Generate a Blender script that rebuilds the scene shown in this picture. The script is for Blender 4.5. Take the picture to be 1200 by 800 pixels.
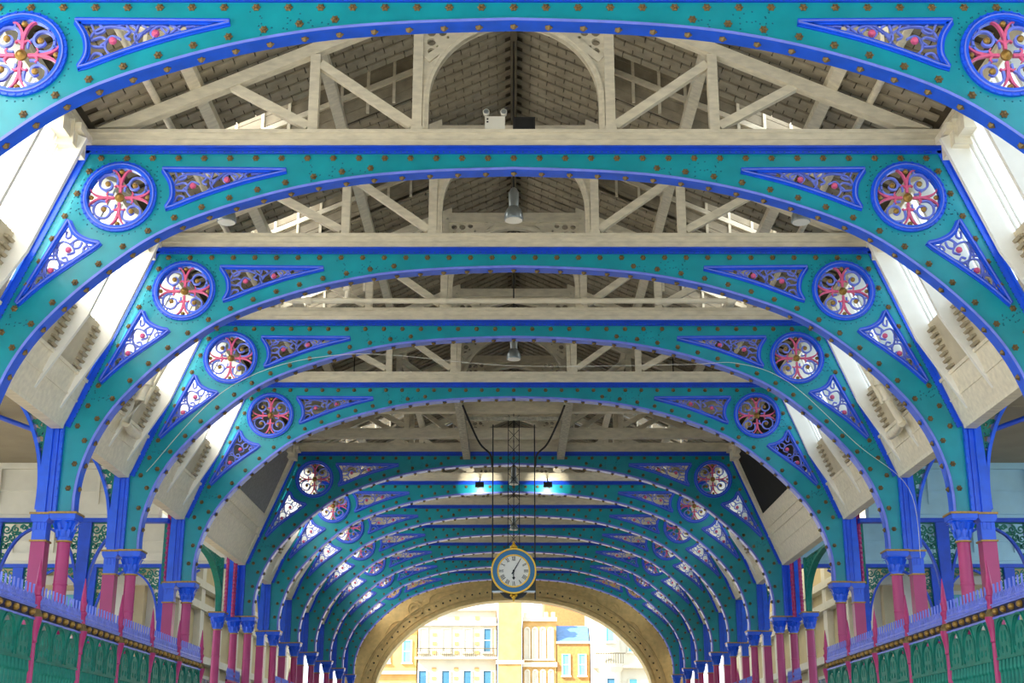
import bpy, math, random
from math import sin, cos, pi, radians, sqrt, atan2
from mathutils import Vector, Matrix
from mathutils.geometry import delaunay_2d_cdt

for o in list(bpy.data.objects):
    bpy.data.objects.remove(o, do_unlink=True)
random.seed(7)
S = bpy.context.scene
COL = S.collection
E = 1.65                       # eye height above the paving; builders below use heights above the eye

# ------------------------------------------------------------------ camera, sky, sun, exposure
cam_d = bpy.data.cameras.new('camera')
cam_d.sensor_width = 36.0
cam_d.lens = 48.0
cam_d.clip_end = 500
cam = bpy.data.objects.new('camera', cam_d)
COL.objects.link(cam)
cam.location = (0, 0, E)
cam.rotation_euler = (radians(90 + 17.2888), 0, 0)
cam_d.shift_x = -2.0 / 1200.0
S.camera = cam

W = bpy.data.worlds.new('sky')
S.world = W
W.use_nodes = True
bg = W.node_tree.nodes['Background']
bg.inputs[0].default_value = (0.68, 0.84, 1.0, 1)
bg.inputs[1].default_value = 1.9

sun_d = bpy.data.lights.new('sun', 'SUN')
sun_d.energy = 11.0
sun_d.angle = radians(1.0)
sun_d.color = (1.0, 0.90, 0.74)
sun = bpy.data.objects.new('sun', sun_d)
COL.objects.link(sun)
sun.location = (-30, -10, 40)
sun.rotation_euler = Vector((0.72, 0.42, -0.62)).to_track_quat('-Z', 'Y').to_euler()

S.view_settings.view_transform = 'Standard'
S.view_settings.look = 'None'
S.view_settings.gamma = 1.0
S.view_settings.use_curve_mapping = False
S.view_settings.exposure = 0.72

# ------------------------------------------------------------------ materials
def lin(h):
    h = h.lstrip('#')
    r = []
    for i in (0, 2, 4):
        v = int(h[i:i + 2], 16) / 255
        r.append(v / 12.92 if v <= .04045 else ((v + .055) / 1.055) ** 2.4)
    return tuple(r) + (1,)

MATS = {}
def mat(name, col, rough=.5, metal=0, var=.12, scale=6, bump=0, coat=0, stretch=None, spec=.5):
    m = bpy.data.materials.new(name)
    m.use_nodes = True
    nt = m.node_tree
    b = nt.nodes['Principled BSDF']
    c = lin(col)
    b.inputs['Roughness'].default_value = rough
    b.inputs['Metallic'].default_value = metal
    b.inputs['Specular IOR Level'].default_value = spec
    if coat:
        b.inputs['Coat Weight'].default_value = coat
        b.inputs['Coat Roughness'].default_value = .15
    tc = nt.nodes.new('ShaderNodeTexCoord')
    mp = nt.nodes.new('ShaderNodeMapping')
    if stretch:
        mp.inputs['Scale'].default_value = stretch
    nz = nt.nodes.new('ShaderNodeTexNoise')
    nz.inputs['Scale'].default_value = scale
    nz.inputs['Detail'].default_value = 5
    rp = nt.nodes.new('ShaderNodeValToRGB')
    rp.color_ramp.elements[0].position = .3
    rp.color_ramp.elements[1].position = .7
    rp.color_ramp.elements[0].color = tuple(max(0, x * (1 - var)) for x in c[:3]) + (1,)
    rp.color_ramp.elements[1].color = tuple(min(1, x * (1 + var)) for x in c[:3]) + (1,)
    L = nt.links.new
    L(tc.outputs['Object'], mp.inputs[0])
    L(mp.outputs[0], nz.inputs['Vector'])
    L(nz.outputs[0], rp.inputs[0])
    L(rp.outputs[0], b.inputs['Base Color'])
    if bump:
        bn = nt.nodes.new('ShaderNodeBump')
        bn.inputs['Strength'].default_value = bump
        bn.inputs['Distance'].default_value = .02
        L(nz.outputs[0], bn.inputs['Height'])
        L(bn.outputs[0], b.inputs['Normal'])
    MATS[name] = m
    return m

def glow(name, col, s):
    m = bpy.data.materials.new(name)
    m.use_nodes = True
    b = m.node_tree.nodes['Principled BSDF']
    b.inputs['Base Color'].default_value = lin(col)
    b.inputs['Emission Color'].default_value = lin(col)
    b.inputs['Emission Strength'].default_value = s
    MATS[name] = m

def frosted(name, col, t=.8):
    m = bpy.data.materials.new(name)
    m.use_nodes = True
    nt = m.node_tree
    nt.nodes.remove(nt.nodes['Principled BSDF'])
    out = nt.nodes['Material Output']
    tr = nt.nodes.new('ShaderNodeBsdfTranslucent')
    df = nt.nodes.new('ShaderNodeBsdfDiffuse')
    mx = nt.nodes.new('ShaderNodeMixShader')
    tc = nt.nodes.new('ShaderNodeTexCoord')
    nz = nt.nodes.new('ShaderNodeTexNoise')
    nz.inputs['Scale'].default_value = 3
    nz.inputs['Detail'].default_value = 6
    rp = nt.nodes.new('ShaderNodeValToRGB')
    c = lin(col)
    rp.color_ramp.elements[0].position = .3
    rp.color_ramp.elements[1].position = .65
    rp.color_ramp.elements[0].color = tuple(x * .8 for x in c[:3]) + (1,)
    rp.color_ramp.elements[1].color = c
    mx.inputs[0].default_value = 1 - t
    L = nt.links.new
    L(tc.outputs['Object'], nz.inputs['Vector'])
    L(nz.outputs[0], rp.inputs[0])
    L(rp.outputs[0], tr.inputs[0])
    L(rp.outputs[0], df.inputs[0])
    L(tr.outputs[0], mx.inputs[1])
    L(df.outputs[0], mx.inputs[2])
    L(mx.outputs[0], out.inputs[0])
    MATS[name] = m

mat('teal', '#0096a6', .38, var=.10, scale=3, coat=.2)
mat('teal_green', '#067d6e', .55, var=.2, scale=8)
mat('blue', '#125aea', .35, var=.12, scale=5, coat=.12)
mat('deep_blue', '#124cd6', .4, var=.12)
mat('lavender', '#7485ea', .42, var=.12)
mat('magenta', '#b42a70', .38, var=.08, scale=3, coat=.12)
mat('pink', '#e0608c', .45, var=.15, scale=20)
mat('gold', '#a5813c', .4, metal=.35, var=.25, scale=30)
mat('bronze', '#7d673f', .5, metal=.3, var=.25, scale=30)
mat('bright_gold', '#e8b830', .3, metal=.3, var=.1, scale=30)
mat('rivet', '#0f6a80', .5, var=.2)
mat('cream', '#f0e7d0', .55, var=.10, scale=4, stretch=(.6, 3, 3))
mat('truss', '#dcd3bd', .6, var=.13, scale=5, stretch=(1, 3, 3), bump=.1)
mat('roof_board', '#9a907c', .75, var=.2, scale=5, bump=.15)
mat('roof_dark', '#5a5140', .9, var=.2)
mat('fin_white', '#f6f4ec', .5, var=.04, scale=3)
mat('boarding', '#cbc0a6', .6, var=.1, scale=4)
mat('slat', '#a89d85', .6, var=.1, scale=4)
mat('weathered', '#b8b4a4', .8, var=.35, scale=14, stretch=(1, 1, 1))
mat('white_paint', '#dddbd0', .5, var=.06, scale=3)
mat('pale_blue_paint', '#a4d2ea', .45, var=.06, scale=3)
mat('soffit', '#a0967f', .7, var=.08, scale=2)
mat('grey_sheet', '#8b8b8a', .7, var=.25, scale=3, stretch=(12, 12, .7))
mat('black_net', '#161616', .9, var=.3, scale=4)
mat('black', '#141414', .5, var=.1)
mat('steel', '#9aa2a6', .3, metal=.7, var=.1)
mat('shade_navy', '#161c44', .5, var=.15)  # shade colour for the strip behind the railing balls
mat('dark_green', '#06251f', .4, var=.1)
mat('paving', '#a09c92', .85, var=.2, scale=2)
mat('wall_cream', '#cfc19c', .8, var=.08, scale=2)
mat('wall_grey', '#a9a7a0', .8, var=.1, scale=2)
mat('stone_arch', '#e2c488', .7, var=.14, scale=5, bump=.15)
mat('stone_yellow', '#c49b5e', .85, var=.18, scale=1.5, bump=.2)
mat('stone_white', '#cbc2ae', .85, var=.06, scale=1.5)
mat('brick_orange', '#c47a4c', .9, var=.12, scale=6)
mat('brick_tan', '#a87c48', .9, var=.16, scale=6)
mat('slate', '#4f76a6', .5, var=.15, scale=4)
mat('pane', '#3f6f8c', .12, var=.15, scale=2)
mat('pane_teal', '#6fb8c8', .12, var=.1, scale=2)
mat('clock_blue', '#1f78b4', .35, var=.05)
mat('clock_white', '#f4f2ea', .5, var=.02)
frosted('glass_frosted', '#ffffff', .9)
frosted('glass_dimmed', '#c9c0a8', .8)  # dull tint that dims daylight through the added canopy
glow('lamp_glow', '#fff3d0', 3.0)

# ------------------------------------------------------------------ mesh collecting helpers
def xz(u, v, w): return (u, w, v)         # sheet facing the camera
def yz(u, v, w): return (w, u, v)         # sheet facing sideways

class MB:
    def __init__(s):
        s.v = []; s.f = []
    def add(s, vs, fs):
        n = len(s.v)
        s.v += [tuple(p) for p in vs]
        s.f += [tuple(i + n for i in f) for f in fs]
        return s
    def box(s, x0, x1, y0, y1, z0, z1):
        return s.add([(x0, y0, z0), (x1, y0, z0), (x1, y1, z0), (x0, y1, z0), (x0, y0, z1), (x1, y0, z1), (x1, y1, z1), (x0, y1, z1)],
                     [(0, 3, 2, 1), (4, 5, 6, 7), (0, 1, 5, 4), (1, 2, 6, 5), (2, 3, 7, 6), (3, 0, 4, 7)])
    def bar(s, p, q, w, h, side=None):
        """rectangular bar from p to q; w across (towards side), h the other way"""
        p = Vector(p); q = Vector(q); d = (q - p).normalized()
        a = Vector(side) if side else (Vector((0, 1, 0)) if abs(d.y) < .9 else Vector((1, 0, 0)))
        a = (a - d * a.dot(d)).normalized()
        b = d.cross(a)
        vs = []
        for r in (p, q):
            for (i, j) in ((-1, -1), (1, -1), (1, 1), (-1, 1)):
                vs.append(r + a * (w / 2 * i) + b * (h / 2 * j))
        return s.add(vs, [(0, 3, 2, 1), (4, 5, 6, 7), (0, 1, 5, 4), (1, 2, 6, 5), (2, 3, 7, 6), (3, 0, 4, 7)])
    def tube(s, path, r, n=8, r2=None):
        P = [Vector(p) for p in path]
        vs = []; fs = []
        for i, p in enumerate(P):
            d = (P[min(i + 1, len(P) - 1)] - P[max(i - 1, 0)]).normalized()
            a = Vector((0, 0, 1)) if abs(d.z) < .9 else Vector((1, 0, 0))
            a = (a - d * a.dot(d)).normalized(); b = d.cross(a)
            rr = r if r2 is None else r + (r2 - r) * i / (len(P) - 1)
            for k in range(n):
                t = 2 * pi * k / n
                vs.append(p + a * (rr * cos(t)) + b * (rr * sin(t)))
        for i in range(len(P) - 1):
            for k in range(n):
                k2 = (k + 1) % n
                fs.append((i * n + k, i * n + k2, (i + 1) * n + k2, (i + 1) * n + k))
        fs.append(tuple(range(n))[::-1]); fs.append(tuple((len(P) - 1) * n + k for k in range(n)))
        return s.add(vs, fs)
    def lathe(s, prof, n=16, c=(0, 0, 0), axis='z', star=0, m=0):
        vs = []; fs = []
        for (r, h) in prof:
            for k in range(n):
                t = 2 * pi * k / n
                rr = r * (1 + star * cos(m * t)) if star else r
                x, y = rr * cos(t), rr * sin(t)
                if axis == 'z': p = (x, y, h)
                elif axis == 'y': p = (x, -h, y)
                else: p = (h, x, y)
                vs.append((p[0] + c[0], p[1] + c[1], p[2] + c[2]))
        k0 = len(prof)
        for i in range(k0 - 1):
            for k in range(n):
                k2 = (k + 1) % n
                fs.append((i * n + k, i * n + k2, (i + 1) * n + k2, (i + 1) * n + k))
        fs.append(tuple(range(n))[::-1]); fs.append(tuple((k0 - 1) * n + k for k in range(n)))
        return s.add(vs, fs)
    def ribbon(s, path, w, y0, y1, closed=False, mp=xz, w2=None, off=0):
        """strip of width w following a flat path, from depth y0 to y1"""
        n = len(path); vs = []; fs = []
        for i in range(n):
            if closed: a, b = path[i - 1], path[(i + 1) % n]
            else: a, b = path[max(i - 1, 0)], path[min(i + 1, n - 1)]
            dx, dz = b[0] - a[0], b[1] - a[1]
            l = sqrt(dx * dx + dz * dz) or 1
            nx, nz = -dz / l, dx / l
            ww = w if w2 is None else w + (w2 - w) * i / (n - 1)
            x, z = path[i]
            x += nx * off; z += nz * off
            for (k, y) in ((-.5, y0), (.5, y0), (.5, y1), (-.5, y1)):
                vs.append(mp(x + nx * ww * k, z + nz * ww * k, y))
        for i in range(n if closed else n - 1):
            j = (i + 1) % n
            for k in range(4):
                k2 = (k + 1) % 4
                fs.append((i * 4 + k, i * 4 + k2, j * 4 + k2, j * 4 + k))
        if not closed:
            fs.append((0, 1, 2, 3)[::-1]); fs.append(tuple((n - 1) * 4 + k for k in range(4)))
        return s.add(vs, fs)
    def plate(s, outer, holes, y0, y1, mp=xz):
        loops = [outer] + holes
        co = []; ed = []
        for lp in loops:
            n0 = len(co)
            co += [Vector(p) for p in lp]
            ed += [(n0 + i, n0 + (i + 1) % len(lp)) for i in range(len(lp))]
        V, Ed, F, *_ = delaunay_2d_cdt(co, ed, [], 0, 1e-5)
        def inside(p, lp):
            r = False; j = len(lp) - 1
            for i in range(len(lp)):
                if (lp[i][1] > p[1]) != (lp[j][1] > p[1]) and p[0] < (lp[j][0] - lp[i][0]) * (p[1] - lp[i][1]) / (lp[j][1] - lp[i][1]) + lp[i][0]:
                    r = not r
                j = i
            return r
        keep = []
        for f in F:
            c = sum((V[i] for i in f), Vector((0, 0))) / len(f)
            if inside(c, outer) and not any(inside(c, h) for h in holes):
                keep.append(f)
        n = len(V)
        vs = [mp(p[0], p[1], y0) for p in V] + [mp(p[0], p[1], y1) for p in V]
        fs = [tuple(f) for f in keep] + [tuple(i + n for i in f)[::-1] for f in keep]
        cnt = {}
        for f in keep:
            for i in range(len(f)):
                a, b = f[i], f[(i + 1) % len(f)]
                cnt[(a, b)] = 1
        for (a, b) in list(cnt):
            if (b, a) not in cnt:
                fs.append((a, a + n, b + n, b))
        return s.add(vs, fs)
    def mirror(s):
        m = MB(); m.v = [(-x, y, z) for x, y, z in s.v]; m.f = [f[::-1] for f in s.f]; return m
    def merge(s, o):
        return s.add(o.v, o.f)
    def mesh(s, name, material, lift=True, smooth=False):
        me = bpy.data.meshes.new(name)
        dz = E if lift else 0
        me.from_pydata([(x, y, z + dz) for x, y, z in s.v], [], s.f)
        me.materials.append(MATS[material])
        import bmesh
        bm = bmesh.new(); bm.from_mesh(me)
        bmesh.ops.recalc_face_normals(bm, faces=bm.faces)
        bm.to_mesh(me); bm.free()
        if smooth:
            me.polygons.foreach_set('use_smooth', [True] * len(me.polygons))
            try: me.set_sharp_from_angle(angle=radians(40))
            except Exception: pass
        return me
    def build(s, name, material, parent=None, lift=True, smooth=False):
        return put(name, s.mesh(name, material, lift, smooth), parent)

def put(name, me, parent=None, loc=None, rz=0, scale=None):
    o = bpy.data.objects.new(name, me)
    COL.objects.link(o)
    if parent: o.parent = parent
    if loc: o.location = loc
    if rz: o.rotation_euler.z = rz
    if scale: o.scale = scale
    return o
def tag(o, label=None, cat=None, group=None, kind=None):
    if label: o['label'] = label
    if cat: o['category'] = cat
    if group: o['group'] = group
    if kind: o['kind'] = kind
    return o
def thing(name, label, cat, loc=(0, 0, 0), rz=0, group=None):
    o = bpy.data.objects.new(name, None)
    o.empty_display_size = .2
    COL.objects.link(o)
    o.location = loc; o.rotation_euler.z = rz
    return tag(o, label, cat, group)

def catmull(P, k=6):
    out = []
    for i in range(len(P) - 1):
        p0 = P[max(i - 1, 0)]; p1 = P[i]; p2 = P[i + 1]; p3 = P[min(i + 2, len(P) - 1)]
        for j in range(k):
            t = j / k
            out.append(tuple(.5 * ((2 * p1[a]) + (-p0[a] + p2[a]) * t + (2 * p0[a] - 5 * p1[a] + 4 * p2[a] - p3[a]) * t * t + (-p0[a] + 3 * p1[a] - 3 * p2[a] + p3[a]) * t ** 3) for a in range(len(p1))))
    out.append(tuple(P[-1]))
    return out
def circle(cx, cz, r, n=40, a0=0):
    return [(cx + r * cos(a0 + 2 * pi * i / n), cz + r * sin(a0 + 2 * pi * i / n)) for i in range(n)]
def resample(path, step):
    d = [0]
    for a, b in zip(path, path[1:]):
        d.append(d[-1] + sqrt(sum((p - q) ** 2 for p, q in zip(a, b))))
    n = max(1, round(d[-1] / step)); out = []
    for k in range(n + 1):
        t = d[-1] * k / n; i = 0
        while i < len(d) - 2 and d[i + 1] < t: i += 1
        u = (t - d[i]) / ((d[i + 1] - d[i]) or 1)
        out.append(tuple(p + (q - p) * u for p, q in zip(path[i], path[i + 1])))
    return out
def offset(path, o):
    out = []
    for i in range(len(path)):
        a, b = path[max(i - 1, 0)], path[min(i + 1, len(path) - 1)]
        dx, dz = b[0] - a[0], b[1] - a[1]; l = sqrt(dx * dx + dz * dz)
        out.append((path[i][0] - dz / l * o, path[i][1] + dx / l * o))
    return out
def spiral(cx, cz, r0, r1, a0, turns, n=18):
    return [(cx + (r0 + (r1 - r0) * i / n) * cos(a0 + turns * 2 * pi * i / n), cz + (r0 + (r1 - r0) * i / n) * sin(a0 + turns * 2 * pi * i / n)) for i in range(n + 1)]

def scrolls(m, spots, y0, y1, mp=xz, w=.024):
    for k, (x, z, r) in enumerate(spots):
        sg = 1 if k % 2 else -1
        m.ribbon(spiral(x, z, r * 1.12, r * .25, k * 1.7, sg * 1.35, 16), w, y0, y1, mp=mp, w2=w * .8)
        a = k * 1.7 + 2.2
        m.ribbon(catmull([(x + r * 1.1 * cos(a), z + r * 1.1 * sin(a)), (x + r * 1.5 * cos(a + .5), z + r * 1.5 * sin(a + .5)), (x + r * 1.4 * cos(a + 1.1), z + r * 1.4 * sin(a + 1.1))], 4), w * 1.5, y0, y1, mp=mp, w2=w * .5)

# ------------------------------------------------------------------ measured layout (metres)
AY = [12.6, 16.29, 19.92, 23.54, 27.74, 34.35, 38.1, 41.8, 45.4, 49.2, 52.9, 56.6]   # the twelve arches
ENDY = 60.3
ORD = ['nearest', 'second', 'third', 'fourth', 'fifth', 'sixth', 'seventh', 'eighth', 'ninth', 'tenth', 'eleventh', 'twelfth']
INTR = catmull([(0, 7.39), (1.2, 7.345), (2.235, 7.235), (3.3, 6.985), (4.4, 6.56), (5.2, 5.985), (5.85, 5.33), (6.2, 4.8), (6.4, 4.25), (6.46, 3.85), (6.46, 3.55)], 6)
INTR_ALL = [(-x, z) for x, z in INTR[::-1]] + INTR[1:]
OUT = [(6.70, 3.55), (6.70, 4.88), (5.57, 7.67)]
SLOPE = .45
def roofz(x): return 8.07 + (5.6 - abs(x)) * SLOPE

# ------------------------------------------------------------------ ground
m = MB(); m.box(-40, 40, -22, 130, -1.65 - .2, -1.65)
tag(m.build('floor', 'paving'), 'grey stone paving of the avenue', kind='structure')

# ------------------------------------------------------------------ arches
def arch_meshes():
    R = {}
    tri1 = catmull([(4.47, 6.84), (4.40, 7.0), (4.43, 7.2), (4.55, 7.39)], 5) + [(2.95, 7.375)] + catmull([(2.95, 7.36), (3.5, 7.21), (4.0, 7.03), (4.45, 6.835)], 4)[:-1]
    tri2 = catmull([(5.70, 6.68), (5.60, 6.50), (5.44, 6.40), (5.27, 6.36)], 5) + catmull([(5.27, 6.345), (5.65, 6.06), (5.97, 5.80), (6.23, 5.54)], 4)[1:] + [(6.245, 5.56)]
    R['tri'] = (tri1, tri2)
    holes = []
    for sx in (1, -1):
        holes.append([(sx * x, z) for x, z in circle(5.08, 7.0, .425, 40)])
        for t in (tri1, tri2):
            holes.append([(sx * x, z) for x, z in t])
    outer = INTR_ALL + OUT + [(-x, z) for x, z in OUT[::-1]]
    R['web'] = MB().plate(outer, holes, -.05, .05).mesh('web_plate', 'teal')
    so = MB()
    so.ribbon(offset(INTR_ALL, -.012), .028, -.11, .11)
    R['soffit'] = so.mesh('soffit_flange', 'blue')
    ed = MB().ribbon(offset(INTR_ALL, .018), .02, -.072, -.05)
    ed.ribbon(offset(INTR_ALL, -.012), .03, -.118, -.11)
    R['edge'] = ed.mesh('edge_bead', 'lavender')
    tp = MB()
    tp.box(-5.6, 5.6, -.12, .12, 7.67, 7.70)
    tp.box(-5.56, 5.56, -.078, -.05, 7.605, 7.67)
    tp.box(-5.56, 5.56, -.092, -.05, 7.645, 7.67)
    R['top'] = tp.mesh('top_flange', 'deep_blue')
    for s, nm in ((1, 'R'), (-1, 'L')):
        m = MB()
        p = [(6.70, 4.86), (5.57, 7.67)]
        m.ribbon(p, .075, -.078, -.05, off=.037)
        m.ribbon(p, .03, -.12, .12, off=-.012)
        R['outer' + nm] = (m if s > 0 else m.mirror()).mesh('outer_flange', 'blue')
        m = MB()
        m.box(6.70, 6.745, -.12, .12, 3.55, 4.9)
        m.box(6.745, 6.86, -.075, .09, 3.55, 4.92)
        m.box(6.775, 6.80, -.095, -.075, 3.55, 4.9)
        m.box(6.86, 6.99, -.11, .11, 3.55, 4.3)
        m.plate([(6.86, 4.3), (6.99, 4.3), (6.96, 4.86), (6.86, 4.88)], [], -.11, .11)
        k = 0
        zz = 3.65
        while zz < 4.85:
            m.box(6.712, 6.732, -.135, -.12, zz, zz + .03); zz += .12
        R['pil' + nm] = (m if s > 0 else m.mirror()).mesh('pilaster', 'blue')
        # rosette ring
        m = MB()
        for (r, w, y) in ((.462, .05, -.085), (.425, .035, -.10), (.41, .02, -.075)):
            m.ribbon([(5.08 + a, 7.0 + b) for a, b in circle(0, 0, r, 40)], w, y, .02, closed=True)
        for a in range(36):
            t = a * pi / 18
            c = (5.08 + .476 * cos(t), 7.0 + .476 * sin(t))
            m.box(c[0] - .012, c[0] + .012, -.098, -.08, c[1] - .012, c[1] + .012)
        bm_ = MB().ribbon(circle(5.08, 7.0, .444, 40), .014, -.104, -.085, closed=True)
        R['rbead' + nm] = (bm_ if s > 0 else bm_.mirror()).mesh('bead', 'lavender')
        R['ring' + nm] = (m if s > 0 else m.mirror()).mesh('rosette', 'blue')
        sc = MB(); lf = MB(); bo = MB()
        C = (5.08, 7.0)
        for q in range(4):
            def rot(p, q=q):
                a = q * pi / 2
                return (C[0] + p[0] * cos(a) - p[1] * sin(a), C[1] + p[0] * sin(a) + p[1] * cos(a))
            # two scrolls around each diagonal quadrant
            g = [rot(p) for p in catmull([(.05, .16), (.045, .26), (.10, .32), (.20, .32), (.27, .25), (.27, .16), (.20, .11), (.13, .13), (.115, .19), (.15, .225), (.19, .20)], 4)]
            sc.ribbon(g, .026, -.035, .005)
            g = [rot(p) for p in catmull([(.10, .32), (.10, .37), (.06, .40)], 4)]
            sc.ribbon(g, .02, -.03, .005)
            g = [rot(p) for p in catmull([(.27, .25), (.33, .25), (.37, .20)], 4)]
            sc.ribbon(g, .02, -.03, .005)
            g = [rot(p) for p in catmull([(.20, .32), (.25, .34), (.28, .32)], 4)]
            sc.ribbon(g, .018, -.03, .005)
            g = [rot(p) for p in catmull([(.20, .11), (.16, .06), (.09, .05)], 4)]
            sc.ribbon(g, .022, -.03, .005)
            # leaf stem and its fan
            g = [rot(p) for p in [(0, .07), (0, .15), (0, .25)]]
            lf.ribbon(g, .032, -.045, .0, w2=.034)
            for sg in (-1, 1):
                g = [rot(p) for p in catmull([(0, .2), (sg * .03, .30), (sg * .08, .37), (sg * .14, .39)], 4)]
                lf.ribbon(g, .034, -.045, 0, w2=.012)
                g = [rot(p) for p in catmull([(0, .14), (sg * .05, .17), (sg * .08, .15)], 4)]
                lf.ribbon(g, .028, -.04, 0, w2=.01)
            p = rot((.165, .19)); bo.lathe([(.038, 0), (.034, .025), (.015, .04)], 10, (p[0], -.03, p[1]), 'y')
            p = rot((0, .365)); bo.lathe([(.034, 0), (.028, .025), (.008, .04)], 8, (p[0], -.03, p[1]), 'y')
        bo.lathe([(.06, 0), (.06, .03), (.04, .05), (.04, .04), (.02, .065), (.008, .07)], 16, (C[0], -.02, C[1]), 'y')
        for key, mb, nm2, mt in (('rs', sc, 'scroll_work', 'lavender'), ('rl', lf, 'leaf_cross', 'pink'), ('rb', bo, 'gold_boss', 'gold')):
            R[key + nm] = (mb if s > 0 else mb.mirror()).mesh(nm2, mt)
        # triangular tracery
        for ti, t in enumerate((tri1, tri2)):
            m = MB()
            m.ribbon(t, .035, -.085, .01, closed=True)
            m.ribbon(t, .075, -.066, -.05, closed=True)
            R['tf%d' % ti + nm] = (m if s > 0 else m.mirror()).mesh('tracery_frame', 'blue')
            m = MB(); cxx = sum(p[0] for p in t) / len(t); czz = sum(p[1] for p in t) / len(t)
            m.ribbon(t, .014, -.094, -.085, closed=True)
            R['tb%d' % ti + nm] = (m if s > 0 else m.mirror()).mesh('bead', 'lavender')
            sc = MB(); fls = []
            if ti == 0:
                def T(a, b):       # a from wide end 0..1 to the point, b -1..1 across
                    x = 4.42 - a * 1.45
                    zt = 7.38; zb = 7.36 - .50 * (1 - a) ** .85
                    return (x, (zt + zb) / 2 + b * (zt - zb) / 2)
            else:
                def T(a, b):
                    p0 = Vector((5.69, 6.66)).lerp(Vector((6.245, 5.55)), a)
                    p1 = Vector((5.29, 6.35)).lerp(Vector((6.235, 5.545)), a)
                    r = p0.lerp(p1, (b + 1) / 2) ; k = Vector((5.1, 7.0))
                    d = (r - k).normalized() * .12 * (1 - a) * (1 - b * b)
                    r = r + d * .6
                    return (r.x, r.y)
            P = [catmull([T(a, b) for a, b in L], 5) for L in (
                [(0, -.2), (.05, .6), (.2, .8), (.36, .2), (.30, -.6), (.2, -.75), (.13, -.2), (.17, .3), (.24, .1)],
                [(.36, .9), (.34, 0), (.42, -.7), (.52, -.4), (.58, .4), (.51, .75), (.45, .3), (.48, -.1)],
                [(.3, -.9), (.4, .4), (.52, .95)],
                [(.5, -.95), (.6, .1), (.68, .9)],
                [(.52, .6), (.64, -.8), (.75, -.3), (.77, .5), (.70, .5)],
                [(.7, -.8), (.78, .5), (.9, .4)],
                [(.02, .95), (.06, .5), (.12, .65), (.08, .9)],
                [(.02, -.9), (.06, -.45), (.12, -.6), (.08, -.85)],
                [(.2, .8), (.28, .95), (.34, .7)], [(.36, .2), (.44, .6), (.46, .95)], [(.2, -.75), (.3, -.9), (.37, -.55)],
                [(.14, -.2), (.05, -.1), (.0, .1)],
                [(.03, .2), (.1, .3), (.14, .1), (.1, -.1)], [(.27, .9), (.3, .5), (.27, .2), (.31, 0)], [(.26, -.9), (.31, -.5), (.4, -.9)], [(.38, .9), (.42, .6), (.4, .3)],
                [(.57, -.9), (.6, -.5), (.55, -.3), (.6, 0)], [(.58, .9), (.62, .6), (.66, .2), (.62, 0)], [(.82, -.7), (.86, .2), (.92, -.2)], [(.44, -.95), (.5, -.7), (.56, -.9)]
                )]
            for g in P:
                sc.ribbon(g, .019, -.035, .0)
            for (a, b) in ((.19, 0), (.49, .12)):
                p = T(a, b); fl = MB(); fls.append(fl)
                fl.lathe([(.04, 0), (.042, .02), (.03, .045), (.01, .05)], 10, (p[0], -.03, p[1]), 'y')
            R['ts%d' % ti + nm] = (sc if s > 0 else sc.mirror()).mesh('scroll_work', 'lavender')
            R['tl%d' % ti + nm] = [(g if s > 0 else g.mirror()).mesh('pink_flower', 'pink') for g in fls]
    # studs
    st = MB()
    prof = [(.036, 0), (.042, .012), (.026, .028), (.02, .026), (.012, .042), (.004, .045)]
    def stud(x, z, y=-.05):
        st.lathe(prof, 12, (x, y, z), 'y', star=.16, m=6)
    n = 33
    for i in range(n):
        stud(-5.36 + 10.72 * i / (n - 1), 7.545)
    for sx in (1, -1):
        for (x, z) in resample(offset(INTR, .115), .37):
            if x > 1.75 and z > 3.6: stud(sx * x, z)
        for (x, z) in resample([(5.50, 7.36), (6.52, 4.86)], .36)[0:]:
            stud(sx * x, z)
    for (x, z) in resample(INTR_ALL, .36)[1:-1]:
        a = MB()
        a.lathe([(.034, 0), (.04, .012), (.024, .028), (.012, .042)], 10, (0, 0, 0), 'y', star=.16, m=5)
        i = min(range(len(INTR_ALL)), key=lambda k: (INTR_ALL[k][0] - x) ** 2 + (INTR_ALL[k][1] - z) ** 2)
        p0 = INTR_ALL[max(i - 1, 0)]; p1 = INTR_ALL[min(i + 1, len(INTR_ALL) - 1)]
        d = Vector((p1[0] - p0[0], 0, p1[1] - p0[1])).normalized()
        nn = Vector((d.z, 0, -d.x))             # outwards from the soffit, downwards
        M = Matrix((d, -nn, Vector((0, 1, 0)))).transposed()
        st.add([Vector((x, 0, z)) + nn * .026 + M @ Vector(p) for p in a.v], a.f)
    R['studs'] = st.mesh('gold_studs', 'bronze')
    # rivets: fine rows along the mouldings
    rv = MB()
    def rivet(x, z, y=-.05, r=.009):
        rv.add([(x - r, y, z - r), (x + r, y, z - r), (x + r, y, z + r), (x - r, y, z + r), (x, y - .01, z)], [(0, 1, 4), (1, 2, 4), (2, 3, 4), (3, 0, 4)])
    for sx in (1, -1):
        for (x, z) in resample([(5.54, 7.5), (6.60, 4.9)], .075): rivet(sx * (x - .0), z, -.078)
        for (x, z) in circle(5.08, 7.0, .535, 40): rivet(sx * x, z)
        for xx in (2.62, 2.35, 4.62, 4.75):
            for k in range(6):
                zz = 7.10 + .065 * k
                if zz > 7.3 - (xx - 2.3) * .3: rivet(sx * xx, zz)
        for k in range(16):
            rivet(sx * random.uniform(1.9, 2.8), random.uniform(7.3, 7.5))
            rivet(sx * random.uniform(5.5, 5.7), random.uniform(6.75, 7.0))
            rivet(sx * random.uniform(6.1, 6.5), random.uniform(5.25, 5.45) )
    for i in range(140):
        rivet(-5.5 + 11 * i / 139, 7.625, -.078)
    R['rivets'] = rv.mesh('rivets', 'rivet')
    return R

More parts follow.
